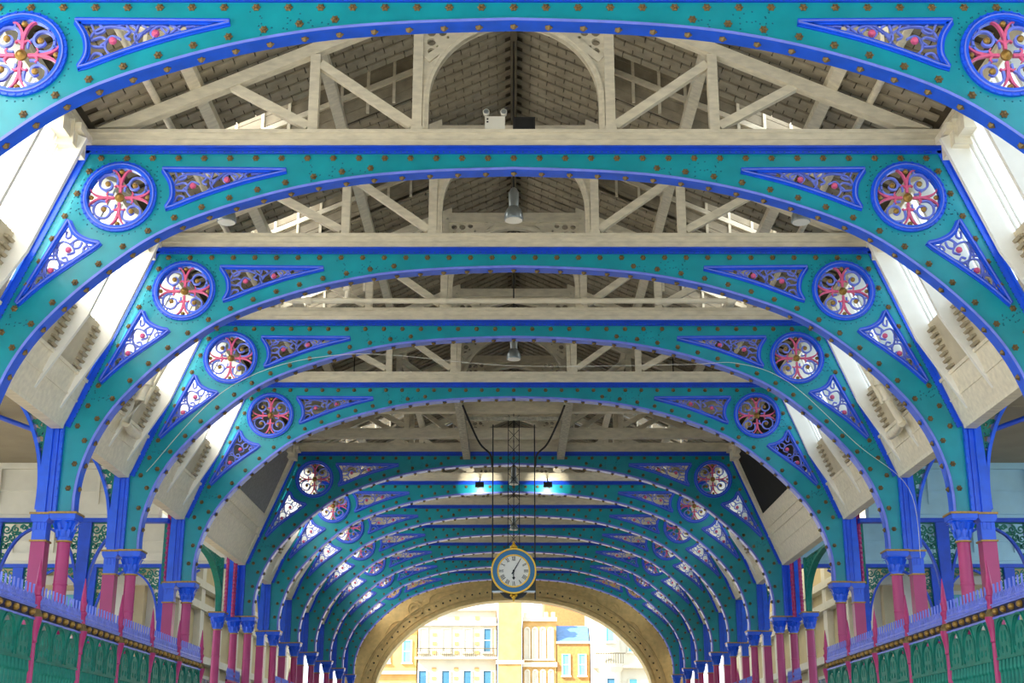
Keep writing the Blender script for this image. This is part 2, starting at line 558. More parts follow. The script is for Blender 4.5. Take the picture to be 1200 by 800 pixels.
AM = arch_meshes()
ARCH_LABEL = ['nearest blue and teal iron arch, cut by the top edge of the photo',
              'second iron arch from the front, under the tie beam with the emergency lamp',
              'third iron arch from the front, with round flower grilles in both haunches',
              'fourth iron arch from the front, under the long cream pipe',
              'fifth iron arch from the front, last before the clock crossing',
              'sixth iron arch, dark and unlit, just behind the hanging clock',
              'seventh iron arch, first one behind the dark arch',
              'eighth iron arch, second one behind the dark arch',
              'ninth iron arch, third one behind the dark arch',
              'tenth iron arch, third from the stone end arch',
              'eleventh iron arch, second from the stone end arch',
              'twelfth iron arch, directly in front of the stone end arch']
for n, Y in enumerate(AY):
    a = thing('iron_arch', ARCH_LABEL[n], 'arch', (0, Y, 0), group='iron arches spanning the avenue')
    put('web_plate', AM['web'], a); put('soffit_flange', AM['soffit'], a); put('edge_bead', AM['edge'], a)
    put('top_flange', AM['top'], a)
    tag(put('gold_studs', AM['studs'], a), kind='stuff')
    if n < 6: tag(put('rivets', AM['rivets'], a), kind='stuff')
    for s in 'LR':
        put('outer_flange', AM['outer' + s], a); put('pilaster', AM['pil' + s], a)
        r = put('rosette', AM['ring' + s], a)
        put('scroll_work', AM['rs' + s], r); put('bead', AM['rbead' + s], r); put('leaf_cross', AM['rl' + s], r); tag(put('gold_bosses', AM['rb' + s], r), kind='stuff')
        for t in '01':
            r = put('tracery_panel', AM['tf' + t + s], a)
            put('scroll_work', AM['ts' + t + s], r); put('bead', AM['tb' + t + s], r); [put('pink_flower', g, r) for g in AM['tl' + t + s]]

# ------------------------------------------------------------------ columns
def column_meshes():
    R = {}
    m = MB(); m.lathe([(.135, -1.65), (.135, -1.3), (.11, -1.25), (.10, -1.2), (.097, 2.5), (.103, 2.505), (.103, 2.525), (.097, 2.53), (.092, 3.13)], 20)
    R['shaft'] = m.mesh('shaft', 'magenta', smooth=True)
    m = MB(); m.lathe([(.105, 3.14), (.108, 3.2), (.125, 3.3), (.165, 3.41), (.18, 3.43), (.18, 3.45)], 16)
    for ring, (z0, z1, ro, k) in enumerate(((3.19, 3.33, .035, 8), (3.27, 3.42, .05, 8))):
        for i in range(k):
            t = 2 * pi * (i + .5 * ring) / k
            d = Vector((cos(t), sin(t), 0)); q = Vector((-sin(t), cos(t), 0))
            P = [d * (.11 + .01 * ring), d * (.125 + .02 * ring), d * (.135 + .035 * ring), d * (.17 + .04 * ring)]
            H = [z0, z0 + .07, z1 - .02, z1 - .035]
            Wd = [.028, .04, .03, .012]
            vs = []
            for p, h, w in zip(P, H, Wd):
                vs += [p - q * w + Vector((0, 0, h)), p + d * .02 + Vector((0, 0, h)), p + q * w + Vector((0, 0, h))]
            fs = []
            for j in range(3):
                fs += [(3 * j, 3 * j + 1, 3 * j + 4, 3 * j + 3), (3 * j + 1, 3 * j + 2, 3 * j + 5, 3 * j + 4), (3 * j + 2, 3 * j, 3 * j + 3, 3 * j + 5)]
            m.add(vs, fs)
    m.box(-.19, .19, -.19, .19, 3.45, 3.52)
    m.box(-.17, .17, -.17, .17, 3.43, 3.45)
    R['cap'] = m.mesh('capital', 'blue')
    m = MB(); m.lathe([(.10, 3.12), (.118, 3.125), (.118, 3.145), (.10, 3.15)], 20); R['collar'] = m.mesh('gold_collar', 'gold')
    m = MB(); m.box(-.205, .205, -.205, .205, 3.52, 3.55); R['abacus'] = m.mesh('abacus', 'gold')
    m = MB(); m.box(-.16, .16, -.16, .16, -1.65, -1.3); m.box(-.105, .105, -.105, .105, -1.3, 3.13); R['qshaft'] = m.mesh('shaft', 'magenta')
    m = MB(); m.box(-.102, .102, -.102, .102, 3.15, 3.41)
    m.plate([(-.102, 3.41), (.102, 3.41), (.135, 3.47), (.135, 3.52), (-.135, 3.52), (-.135, 3.47)], [], -.135, .135)
    for x in (-.06, 0, .06): m.box(x - .018, x + .018, -.112, -.10, 3.3, 3.42)
    R['qcap'] = m.mesh('capital', 'blue')
    m = MB(); m.box(-.125, .125, -.125, .125, 3.125, 3.15); R['qcollar'] = m.mesh('gold_collar', 'gold')
    m = MB(); m.box(-.15, .15, -.15, .15, 3.52, 3.55); R['qabacus'] = m.mesh('abacus', 'gold')
    return R
CM = column_meshes()
def column(x, y, q, label):
    t = thing('iron_column', label, 'column', (x, y, 0), group='iron columns of the avenue')
    k = 'q' if q else ''
    put('shaft', CM[k + 'shaft'], t)
    c = put('capital', CM[k + 'cap'], t); put('abacus', CM[k + 'abacus'], c)
    put('gold_collar', CM[k + 'collar'], t)
    return t
for n, Y in enumerate(AY):
    for s, sd in ((-1, 'left'), (1, 'right')):
        column(s * 6.57, Y, False, 'round magenta column with leafy blue capital, %s foot of the %s arch' % (sd, ORD[n]))
        column(s * 6.92, Y, n != 5, '%s magenta column with blue capital, outer one at the %s of the %s arch' % ('round' if n == 5 else 'square', sd, ORD[n]))

# ------------------------------------------------------------------ brackets towards the aisles
def bracket_meshes(s):
    R = {}
    cv = catmull([(7.0, 3.6), (6.995, 3.95), (7.03, 4.3), (7.11, 4.62), (7.27, 5.0), (7.52, 5.37)], 5)
    m = MB().ribbon(cv, .05, -.09, .09); R['rib'] = (m if s > 0 else m.mirror()).mesh('curved_rib', 'blue')
    outer = cv[6:] + [(7.0, 5.37)]
    m = MB()
    scrolls(m, ((7.09, 5.25, .08), (7.26, 5.26, .07), (7.38, 5.3, .045), (7.09, 5.07, .075), (7.22, 5.10, .05), (7.07, 4.9, .06), (7.15, 4.93, .04), (7.05, 4.75, .05), (7.1, 4.8, .03), (7.04, 4.6, .04), (7.03, 4.45, .03), (7.02, 4.32, .02)), -.02, .02, w=.03)
    m.ribbon([(7.01, 4.2), (7.01, 5.37)], .03, -.025, .025)
    R['panel'] = (m if s > 0 else m.mirror()).mesh('pierced_panel', 'teal_green')
    m = MB().tube([(7.5, 0, 5.40), (8.3, 0, 5.62), (9.2, 0, 5.95)], .045, 8); R['rod'] = (m if s > 0 else m.mirror()).mesh('tie_rod', 'deep_blue')
    m = MB().tube([(7.56, 0, 5.41), (7.66, 0, 5.44)], .075, 10); R['col'] = (m if s > 0 else m.mirror()).mesh('gold_collar', 'gold')
    return R
BM = {1: bracket_meshes(1), -1: bracket_meshes(-1)}
for n, Y in enumerate(AY):
    for s, sd in ((-1, 'left'), (1, 'right')):
        if n in (4, 5): continue
        t = thing('spandrel_bracket', 'pierced teal bracket with blue curved rib, %s of the %s arch' % (sd, ORD[n]), 'bracket', (0, Y, 0), group='brackets beside the arches')
        put('curved_rib', BM[s]['rib'], t); put('pierced_panel', BM[s]['panel'], t); put('tie_rod', BM[s]['rod'], t); put('gold_collar', BM[s]['col'], t)

# ------------------------------------------------------------------ roof trusses
def truss_meshes():
    R = {}
    m = MB(); m.box(-5.62, 5.62, -.09, .10, 7.70, 7.92); m.box(-5.62, 5.62, -.105, .115, 7.885, 7.94); m.box(-5.6, 5.6, -.1, .1, 7.79, 7.80)
    R['tie'] = m.mesh('tie_beam', 'truss')
    for s, k in ((1, 'R'), (-1, 'L')):
        lo = lambda x: 9.034 + (2.7 - x) * SLOPE
        m = MB().plate([(5.0, lo(5.0)), (1.15, lo(1.15)), (1.15, lo(1.15) + .18), (5.45, lo(5.45) + .18)], [], -.07, .07)
        R['raft' + k] = (m if s > 0 else m.mirror()).mesh('principal_rafter', 'truss')
        m = MB(); m.box(1.205, 1.335, -.075, .075, 7.94, lo(1.27)); m.box(1.19, 1.35, -.085, .085, 7.94, 8.0)
        R['queen' + k] = (m if s > 0 else m.mirror()).mesh('queen_post', 'truss')
        m = MB(); m.box(2.57, 2.70, -.07, .07, 7.94, lo(2.64)); R['post' + k] = (m if s > 0 else m.mirror()).mesh('side_post', 'truss')
        m = MB(); m.bar((1.335, 0, 8.03), (2.57, 0, 8.93), .10, .12); R['st1' + k] = (m if s > 0 else m.mirror()).mesh('strut', 'truss')
        m = MB(); m.bar((2.70, 0, 8.02), (3.72, 0, 8.60), .10, .12); R['st2' + k] = (m if s > 0 else m.mirror()).mesh('strut', 'truss')
    arc = [(1.12 * cos(t), 8.37 + 1.13 * sin(t)) for t in [pi * i / 28 for i in range(29)]]
    lo = lambda x: 9.034 + (2.7 - abs(x)) * SLOPE
    outer = [(1.205, 7.94), (1.205, 9.70), (-1.205, 9.70), (-1.205, 7.94), (-1.12, 7.94)] + arc[::-1] + [(1.12, 7.94)]
    holes = []
    for sx in (1, -1):
        for (x, z, r) in ((1.10, 9.12, .05), (1.10, 9.26, .06), (1.10, 9.40, .06), (1.10, 9.54, .055), (.95, 9.40, .055), (.95, 9.54, .06), (.80, 9.56, .05), (1.02, 9.19, .02), (.88, 9.33, .02), (.72, 9.46, .02)):
            holes.append(circle(sx * x, z, r, 10))
    m = MB().plate(outer, holes, -.03, .03)
    full = [(1.12, 7.94)] + arc + [(-1.12, 7.94)]
    m.ribbon(full, .07, -.06, .06, off=-.035)
    m.ribbon(full, .03, -.075, .075, off=-.06)
    R['arch'] = m.mesh('arched_panel', 'truss')
    m = MB().box(-1.21, 1.21, -.08, .08, 9.62, 9.80)
    R['strain'] = m.mesh('straining_beam', 'truss')
    for s, k in ((1, 'R'), (-1, 'L')):
        m = MB().bar((1.16, 0, 8.98), (.42, 0, 9.60), .13, .10)
        R['br' + k] = (m if s > 0 else m.mirror()).mesh('spandrel_brace', 'truss')
    return R
TM = truss_meshes()
TY = [(Y, ORD[n]) for n, Y in enumerate(AY)]
def truss(Y, label):
    t = thing('roof_truss', label, 'truss', (0, Y, 0), group='timber roof trusses')
    put('tie_beam', TM['tie'], t); put('arched_panel', TM['arch'], t); put('straining_beam', TM['strain'], t)
    for s in 'LR':
        for k, nm in (('raft', 'principal_rafter'), ('queen', 'queen_post'), ('post', 'side_post'), ('st1', 'strut'), ('st2', 'strut'), ('br', 'spandrel_brace')):
            put(nm, TM[k + s], t)
for Y, od in TY:
    truss(Y, 'cream timber roof truss standing on the %s iron arch' % od)
for Y, w in ((30.2, 'nearer'), (32.75, 'farther')):
    truss(Y, 'cream timber roof truss over the clock crossing, the %s of two' % w)

# purlins, pipes, ridge: lengthwise members
Y0, Y1 = -13.0, ENDY - .02
for s, sd in ((-1, 'left'), (1, 'right')):
    for (x, w, nm) in ((2.62, .14, 'upper'), (4.2, .14, 'lower')):
        m = MB(); z = roofz(x)
        m.plate([(x - w / 2, roofz(x - w / 2) - .155), (x + w / 2, roofz(x + w / 2) - .155), (x + w / 2, roofz(x + w / 2) - .034), (x - w / 2, roofz(x - w / 2) - .034)], [], Y0, Y1)
        o = (m if s > 0 else m.mirror()).build('purlin', 'truss')
        tag(o, '%s cream purlin running along the %s roof slope' % (nm, sd), 'beam', 'purlins under the roof')
    m = MB().tube([(s * 4.7, 11.0, 8.37), (s * 4.7, 27.6, 8.37)], .05, 10)
    for k in range(5): m.box(s * 4.7 - .02, s * 4.7 + .02, 12.4 + 3.6 * k, 12.44 + 3.6 * k, 8.37, roofz(4.7) - .03)
    tag(m.build('roof_pipe', 'truss', smooth=True), 'cream pipe running lengthwise under the %s roof slope' % sd, 'pipe', 'pipes under the roof')
    m = MB(); m.box(s * 5.74 - .11, s * 5.74 + .11, Y0, Y1, 7.76, 8.0); m.box(s * 5.66 - .05, s * 5.66 + .05, Y0, Y1, 7.96, 8.03)
    tag(m.build('eaves_beam', 'cream'), 'cream eaves beam along the foot of the %s roof slope' % sd, 'beam', 'eaves beams')
m = MB().box(-.05, .05, Y0, Y1, roofz(0) - .28, roofz(0) - .02)
tag(m.build('ridge_board', 'roof_dark'), 'dark ridge board along the top of the roof', 'beam')

# ------------------------------------------------------------------ roof slopes: boards in rows with staggered joints
OPEN = [(AY[i] + 1.45, AY[i] + 2.75) for i in range(4)] + [(AY[i] + 1.45, AY[i] + 2.75) for i in range(5, 11)]
OX0, OX1 = 1.35, 4.75
def in_open(x, y):
    return any(a - .02 < y < b + .02 for a, b in OPEN) and OX0 < abs(x) < OX1
bk = MB()
ys = sorted([Y0, Y1] + [v for ab in OPEN for v in ab])
ca = math.atan(SLOPE)
for s in (-1, 1):
    for a, b in zip(ys, ys[1:]):
        opening = any(abs(a - p) < 1e-6 for p, q in OPEN)
        segs = [(0, OX0), (OX1, 5.86)] if opening else [(0, 5.86)]
        for x0, x1 in segs:
            bk.add([(s * x0, a, roofz(x0) + .03), (s * x1, a, roofz(x1) + .03), (s * x1, b, roofz(x1) + .03), (s * x0, b, roofz(x0) + .03),
                    (s * x0, a, roofz(x0) + .09), (s * x1, a, roofz(x1) + .09), (s * x1, b, roofz(x1) + .09), (s * x0, b, roofz(x0) + .09)],
                   [(0, 1, 2, 3), (4, 5, 6, 7), (0, 1, 5, 4), (1, 2, 6, 5), (2, 3, 7, 6), (3, 0, 4, 7)])
roof = tag(bk.build('ceiling', 'roof_dark'), 'boarded underside of the pitched roof', kind='structure')
bw, bl = .15, .29                    # row width along the avenue, board length up the slope
bd = MB(); bd.box(-bl / 2 * cos(ca) * 0 - bl / 2, bl / 2, -bw / 2, bw / 2, -.012, .012)
board_me = MB(); board_me.box(-(bl - .016) / 2, (bl - .016) / 2, -(bw - .012) / 2, (bw - .012) / 2, -.014, .014)
board_mesh = board_me.mesh('roof_board', 'roof_board', lift=False)
spots = []
nr = int((Y1 - Y0) / bw)
for s in (-1, 1):
    for r in range(nr):
        y = Y0 + (r + .5) * bw
        if y < 11.5: continue
        l = (r % 2) * bl / 2 + bl / 2
        while l < 6.05:
            x = l * cos(ca)
            if not in_open(x, y):
                spots.append((s * x, y, roofz(x) + (.014 if r % 2 else -.012)))
            l += bl
vis = sorted([p for p in spots if p[1] > 13.6 + max(0, (p[2] - 8.2)) * 1.55 and p[1] < 20], key=lambda p: p[1])[:300]
vs_set = set(vis)
for p in vis:
    o = put('roof_board', board_mesh, roof, (p[0], p[1], p[2] + E))
    o.rotation_euler.y = ca if p[0] > 0 else -ca
rest = MB()
bx = board_me
for p in spots:
    if p in vs_set: continue
    a = ca if p[0] > 0 else -ca
    c_, s_ = cos(a), sin(a)
    rest.add([(p[0] + v[0] * c_ + v[2] * s_, p[1] + v[1], p[2] - v[0] * s_ + v[2] * c_) for v in bx.v], bx.f)
tag(rest.build('roof_boards', 'roof_board', roof), kind='stuff')
# open rooflight wells with studded boarded cheeks
wl = {}
for s in (-1, 1):
    m = MB(); L = 1.3
    # far wall as separate horizontal boards, near and side walls plain
    for k in range(6):
        z0 = k * .17
        m2 = [(OX0, roofz(OX0) + z0), (OX0, roofz(OX0) + z0 + .16), (OX1, roofz(OX1) + z0 + .16), (OX1, roofz(OX1) + z0)]
        m.plate(m2, [], L, L + .03)
    wl['w', s] = (m if s > 0 else m.mirror()).mesh('boarded_cheek', 'roof_board')
    m = MB()
    for k in range(9):
        x = OX0 + .1 + k * (OX1 - OX0 - .2) / 8
        m.box(x - .022, x + .022, L - .05, L, roofz(x) + .02, roofz(x) + .98)
    m.bar((OX0, L - .03, roofz(OX0) + .42), (OX1, L - .03, roofz(OX1) + .42), .06, .08)
    wl['s', s] = (m if s > 0 else m.mirror()).mesh('studs', 'truss')
    m = MB()
    for x in (OX0, OX1):
        m.box(x - .02, x + .02, 0, L, roofz(x), roofz(x) + 1.0)
    m.plate([(OX0, roofz(OX0)), (OX0, roofz(OX0) + .3), (OX1, roofz(OX1) + .3), (OX1, roofz(OX1))], [], -.03, 0)
    wl['n', s] = (m if s > 0 else m.mirror()).mesh('side_cheeks', 'roof_board')
    m = MB(); GX = 3.75
    m.add([(GX, 0, roofz(GX) + .3), (OX1, 0, roofz(OX1) + .3), (OX1, L, roofz(OX1) + 1.0), (GX, L, roofz(GX) + 1.0)], [(0, 1, 2, 3)])
    lid = MB()
    lid.add([(OX0 - .03, -.03, roofz(OX0) + .3), (GX, -.03, roofz(GX) + .3), (GX, L + .03, roofz(GX) + 1.0), (OX0 - .03, L + .03, roofz(OX0) + 1.0),
             (OX0 - .03, -.03, roofz(OX0) + .34), (GX, -.03, roofz(GX) + .34), (GX, L + .03, roofz(GX) + 1.04), (OX0 - .03, L + .03, roofz(OX0) + 1.04)],
            [(0, 1, 2, 3), (4, 5, 6, 7), (0, 1, 5, 4), (1, 2, 6, 5), (2, 3, 7, 6), (3, 0, 4, 7)])
    wl['l', s] = (lid if s > 0 else lid.mirror()).mesh('lid', 'roof_board')
    wl['g', s] = (m if s > 0 else m.mirror()).mesh('roof_glass', 'glass_frosted')
for i, (a, b) in enumerate(OPEN):
    bay = (ORD[i] if i < 4 else ORD[i + 1])
    for s, sd in ((-1, 'left'), (1, 'right')):
        t = thing('rooflight', 'boarded rooflight well in the %s slope just behind the %s arch' % (sd, bay), 'rooflight', (0, a, 0), group='rooflights in the roof slopes')
        put('boarded_cheek', wl['w', s], t); put('wall_studs', wl['s', s], t); put('side_cheeks', wl['n', s], t); put('roof_glass', wl['g', s], t); put('lid', wl['l', s], t)

# ------------------------------------------------------------------ sloping glazed sides with gutters, fins and louvres
def side(t, d=0):                  # t 0..1 up the slope, d inwards
    x = 6.74 - t * 1.13; z = 4.85 + t * 2.87
    n = Vector((-.931, -.366))
    return (x + n.x * d, z + n.y * d)
SLX = {}
def side_bay(Ya, Yb, n, s, sd, bay, glazed=True, fill='grey_sheet'):
    L = Yb - Ya - .27
    t = thing('clerestory_bay', 'white glazed slope with fins and gutter, %s, between %s and %s arches' % (sd, ORD[n], ORD[n + 1]) if glazed
              else ('sloping grey sheeted panel over cream gutter left of the clock crossing' if s < 0 else 'sloping panel of black netting over cream gutter right of the clock crossing'),
              'side glazing' if glazed else 'panel', (0, Ya + .12, 0), group='glazed side slopes' if glazed else None)
    def go(mb, nm, mt): return (mb if s > 0 else mb.mirror()).build(nm, mt, t)
    # gutter box with moulded face
    m = MB().plate([(6.70, 4.80), (6.88, 4.80), (6.88, 5.05), (6.72, 5.5), side(.24, 0), side(.24, .05), side(.04, .05), (6.69, 4.86)], [], 0, L)
    m.plate([side(.235, .05), side(.25, .05), side(.25, .075), side(.235, .075)], [], 0, L)
    m.plate([side(.13, .05), side(.14, .05), side(.14, .065), side(.13, .065)], [], 0, L)
    go(m, 'gutter', 'cream')
    m = MB().plate([side(.24, 0), side(.24, .02), side(.5, .02), side(.5, 0)], [], 0, L)
    if not glazed:
        m = MB().plate([side(.24, 0), side(.24, .03), side(.42, .03), side(.42, 0)], [], 0, L)
    go(m, 'lower_boarding', 'boarding' if glazed else 'cream')
    m = MB()
    lo = .5 if glazed else .42
    a, b = side(lo, 0), side(1.0, 0)
    if glazed:
        m.add([(a[0], 0, a[1]), (b[0], 0, b[1]), (b[0], L, b[1]), (a[0], L, a[1])], [(0, 1, 2, 3)])
        go(m, 'glass_pane', 'glass_frosted')
        nf = 3
        for k in range(nf):
            y = L * (k + .62) / nf
            f = MB().plate([side(.06, .05), side(.45, .27), side(.98, .27), side(.98, 0), side(.24, 0), side(.24, .05)], [], y - .035, y + .035)
            go(f, 'fin', 'fin_white')
            g = MB()
            for (w, dd) in ((.05, .02), (-.16, .03), (-.30, .02)):
                g.plate([side(.5, 0), side(.5, dd), side(.99, dd), side(.99, 0)], [], y + w, y + w + .025)
            go(g, 'glazing_bars', 'white_paint')
            g = MB()
            for q in range(7):
                tq = .26 + .033 * q
                g.plate([side(tq, .02), side(tq + .012, .02), side(tq + .012, .085), side(tq, .07)], [], y - .26, y - .03)
            tag(go(g, 'louvre_slats', 'slat'), kind='stuff')
    else:
        m.plate([a, b, side(1.0, .03), side(lo, .03)], [], 0, L)
        go(m, 'sheet', fill)
        f = MB().plate([side(.04, .06), side(1.0, .12), side(1.0, 0), side(.04, 0)], [], L - .30, L - .05)
        go(f, 'end_rafter', 'cream')
        f = MB().plate([side(.30, .06), side(.34, .1), side(.40, .1), side(.40, .03), side(.30, .03)], [], 0, L - .3)
        go(f, 'moulding', 'cream')
    f = MB()
    f.box(5.50, 5.86, L - .62, L - .12, 7.42, 7.76)
    f.box(5.42, 5.62, L - .60, L - .14, 7.62, 7.72)
    f.box(5.54, 5.80, L - .9, L - .62, 7.5, 7.72)
    go(f, 'eaves_bracket', 'cream')
for s, sd in ((-1, 'left'), (1, 'right')):
    t = thing('clerestory_run', 'sloping glazed side of the avenue on the %s before the nearest arch' % sd, 'side glazing', (0, Y0, 0))
    L = AY[0] - Y0 - .15
    a, b = side(.5), side(1)
    m = MB().add([(a[0], 0, a[1]), (b[0], 0, b[1]), (b[0], L, b[1]), (a[0], L, a[1])], [(0, 1, 2, 3)])
    (m if s > 0 else m.mirror()).build('glass_pane', 'glass_frosted', t)
    m = MB().plate([(6.70, 4.80), (6.88, 4.80), (6.88, 5.05), (6.72, 5.5), side(.5, 0), side(.5, .05), side(.04, .05), (6.69, 4.86)], [], 0, L)
    (m if s > 0 else m.mirror()).build('gutter', 'cream', t)
ORD.append('stone end')
for n in range(12):
    for s, sd in ((-1, 'left'), (1, 'right')):
        if n == 11: side_bay(AY[n], ENDY + .1, n, s, sd, n)
        elif n == 4: side_bay(AY[n], AY[n + 1], n, s, sd, n, False, 'grey_sheet' if s < 0 else 'black_net')
        else: side_bay(AY[n], AY[n + 1], n, s, sd, n)

# ------------------------------------------------------------------ railings in front of the columns
def railing_meshes():
    R = {}
    Lb = 1.92
    m = MB().lathe([(.06, -1.65), (.06, -1.4), (.042, -1.36), (.037, 1.5), (.052, 1.51), (.045, 1.55), (.06, 1.66), (.085, 1.77), (.092, 1.82)], 12)
    R['shaft'] = m.mesh('shaft', 'magenta', smooth=True)
    m = MB().lathe([(.088, 1.80), (.09, 1.84), (.07, 1.88), (.045, 1.93)], 12); R['dish'] = m.mesh('dish', 'bronze', smooth=True)
    m = MB().lathe([(.05, 1.92), (.045, 2.02), (.062, 2.05), (.062, 2.08), (.042, 2.10), (.046, 2.17), (.056, 2.2), (.04, 2.24), (.034, 2.32), (.018, 2.45), (.004, 2.56)], 10); R['finial'] = m.mesh('finial', 'magenta', smooth=True)
    # panel pieces, local y 0..Lb
    a, b = .10, Lb - .10
    m = MB(); m.box(-.03, .03, a, b, 1.925, 1.965); m.box(-.045, .045, a, b, 1.95, 1.965); m.box(-.03, .03, a, b, 1.78, 1.805)
    R['shade'] = MB().box(-.012, .012, a, b, 1.805, 1.925).mesh('ball_shade', 'shade_navy')  # dark strip, the shadow behind the gold balls put in as colour
    R['rail'] = m.mesh('top_rail', 'lavender')
    m = MB()
    k = 12; d = (b - a) / k
    for i in range(k):
        c = a + (i + .5) * d
        m.ribbon([(c - d * .46, 1.965), (c - d * .4, 2.05), (c - d * .12, 2.10), (c, 2.05), (c + d * .12, 2.10), (c + d * .4, 2.05), (c + d * .46, 1.965)], .018, -.012, .012, mp=yz)
        m.ribbon([(c, 1.965), (c, 2.22)], .016, -.012, .012, mp=yz, w2=.004)
    m.box(-.012, .012, a, b, 2.0, 2.02)
    R['crest'] = m.mesh('cresting', 'lavender')
    # arched heads: pierced sheet
    holes = []; na = 3; d = (b - a) / na
    for i in range(na):
        c = a + (i + .5) * d
        o_ = catmull([(c - d * .38, 1.40), (c - d * .39, 1.55), (c - d * .24, 1.70), (c, 1.755), (c + d * .24, 1.70), (c + d * .39, 1.55), (c + d * .38, 1.40)], 4)
        i_ = catmull([(c - d * .29, 1.40), (c - d * .30, 1.54), (c - d * .18, 1.65), (c, 1.69), (c + d * .18, 1.65), (c + d * .30, 1.54), (c + d * .29, 1.40)], 4)
        holes.append(o_ + i_[::-1])
        for sg in (-1, 1):
            holes.append([(c + sg * d * .11 + d * .055 * cos(t), 1.55 + .075 * sin(t)) for t in [2 * pi * q / 10 for q in range(10)]])
            holes.append([(c + sg * d * .13 + d * .06 * cos(t), 1.39 + .045 * sin(t)) for t in [2 * pi * q / 10 for q in range(10)]])
            holes.append(circle(c + sg * d * .40, 1.335, .028, 8))
    m = MB().plate([(a, 1.285), (b, 1.285), (b, 1.785), (a, 1.785)], holes, -.016, .016, mp=yz)
    for i in range(na):
        c = a + (i + .5) * d
        m.ribbon(catmull([(c - d * .42, 1.32), (c - d * .43, 1.55), (c - d * .26, 1.73), (c, 1.775), (c + d * .26, 1.73), (c + d * .43, 1.55), (c + d * .42, 1.32)], 4), .02, -.032, .032, mp=yz)
    m.box(-.03, .03, a, b, 1.275, 1.305)
    R['heads'] = m.mesh('arched_heads', 'teal_green')
    m = MB().lathe([(.024, -1.5), (.024, 1.12), (.04, 1.15), (.034, 1.2), (.026, 1.28)], 6); R['bal'] = m.mesh('baluster', 'teal_green')
    m = MB(); m.box(-.03, .03, a, b, -1.55, -1.48); m.box(-.02, .02, a, b, .9, .94); R['low'] = m.mesh('bottom_rail', 'teal_green')
    m = MB().lathe([(.004, -.045), (.025, -.04), (.04, -.02), (.044, 0), (.04, .02), (.025, .04), (.004, .045)], 10, axis='x'); R['ball'] = m.mesh('gold_ball', 'gold', lift=False, smooth=True)
    return R
RM = railing_meshes()
RORD = ['first', 'second', 'third', 'fourth', 'fifth', 'sixth', 'seventh', 'eighth', 'ninth', 'tenth', 'eleventh', 'twelfth', 'thirteenth', 'fourteenth']
def post(x, y, label):
    t = thing('railing_post', label, 'post', (x, y, 0), group='magenta railing posts')
    put('shaft', RM['shaft'], t); put('dish', RM['dish'], t); put('finial', RM['finial'], t)
def panel(x, y, label, L=1.92, fine=True):
    t = thing('iron_railing', label, 'railing', (x, y, 0), group='railing panels')
    k = L / 1.92
    if abs(k - 1) > .001: t.scale = (1, k, 1)
    put('top_rail', RM['rail'], t); put('ball_shade', RM['shade'], t); put('cresting', RM['crest'], t); put('arched_heads', RM['heads'], t); put('bottom_rail', RM['low'], t)
    nb = 13
    for i in range(nb):
        put('baluster', RM['bal'], t, (0, .10 + 1.72 * (i + .5) / nb, 0))
    if fine:
        for i in range(6):
            put('gold_ball', RM['ball'], t, (-.03 if x > 0 else .03, .10 + 1.72 * (i + .5) / 6, 1.865 + E))
PY = [13.83, 15.75, 17.67, 19.59, 21.51, 23.43, 25.35, 27.25]
for s, sd in ((-1, 'left'), (1, 'right')):
    for i, y in enumerate(PY):
        post(s * 6.1, y, 'magenta spiked railing post, %s on the %s counted from the clock crossing' % (RORD[7 - i], sd))
        if i < 7: panel(s * 6.1, y, 'teal railing panel with lavender crest, %s on the %s counted from the clock crossing' % (RORD[6 - i], sd))
    fy = [35.6, 38.1, 41.8, 45.4, 49.2, 52.9, 56.6]
    for i, y in enumerate(fy):
        post(s * 6.1, y + .02, 'far magenta railing post by the %s side of the %s arch' % (sd, ORD[5 + i]))
        if i < 6:
            h = (fy[i + 1] - y) / 2
            panel(s * 6.1, y, 'far railing panel on the %s, nearer one between the %s and %s arches' % (sd, ORD[5 + i], ORD[6 + i]), h, False)
            panel(s * 6.1, y + h, 'far railing panel on the %s, farther one between the %s and %s arches' % (sd, ORD[5 + i], ORD[6 + i]), h, False)

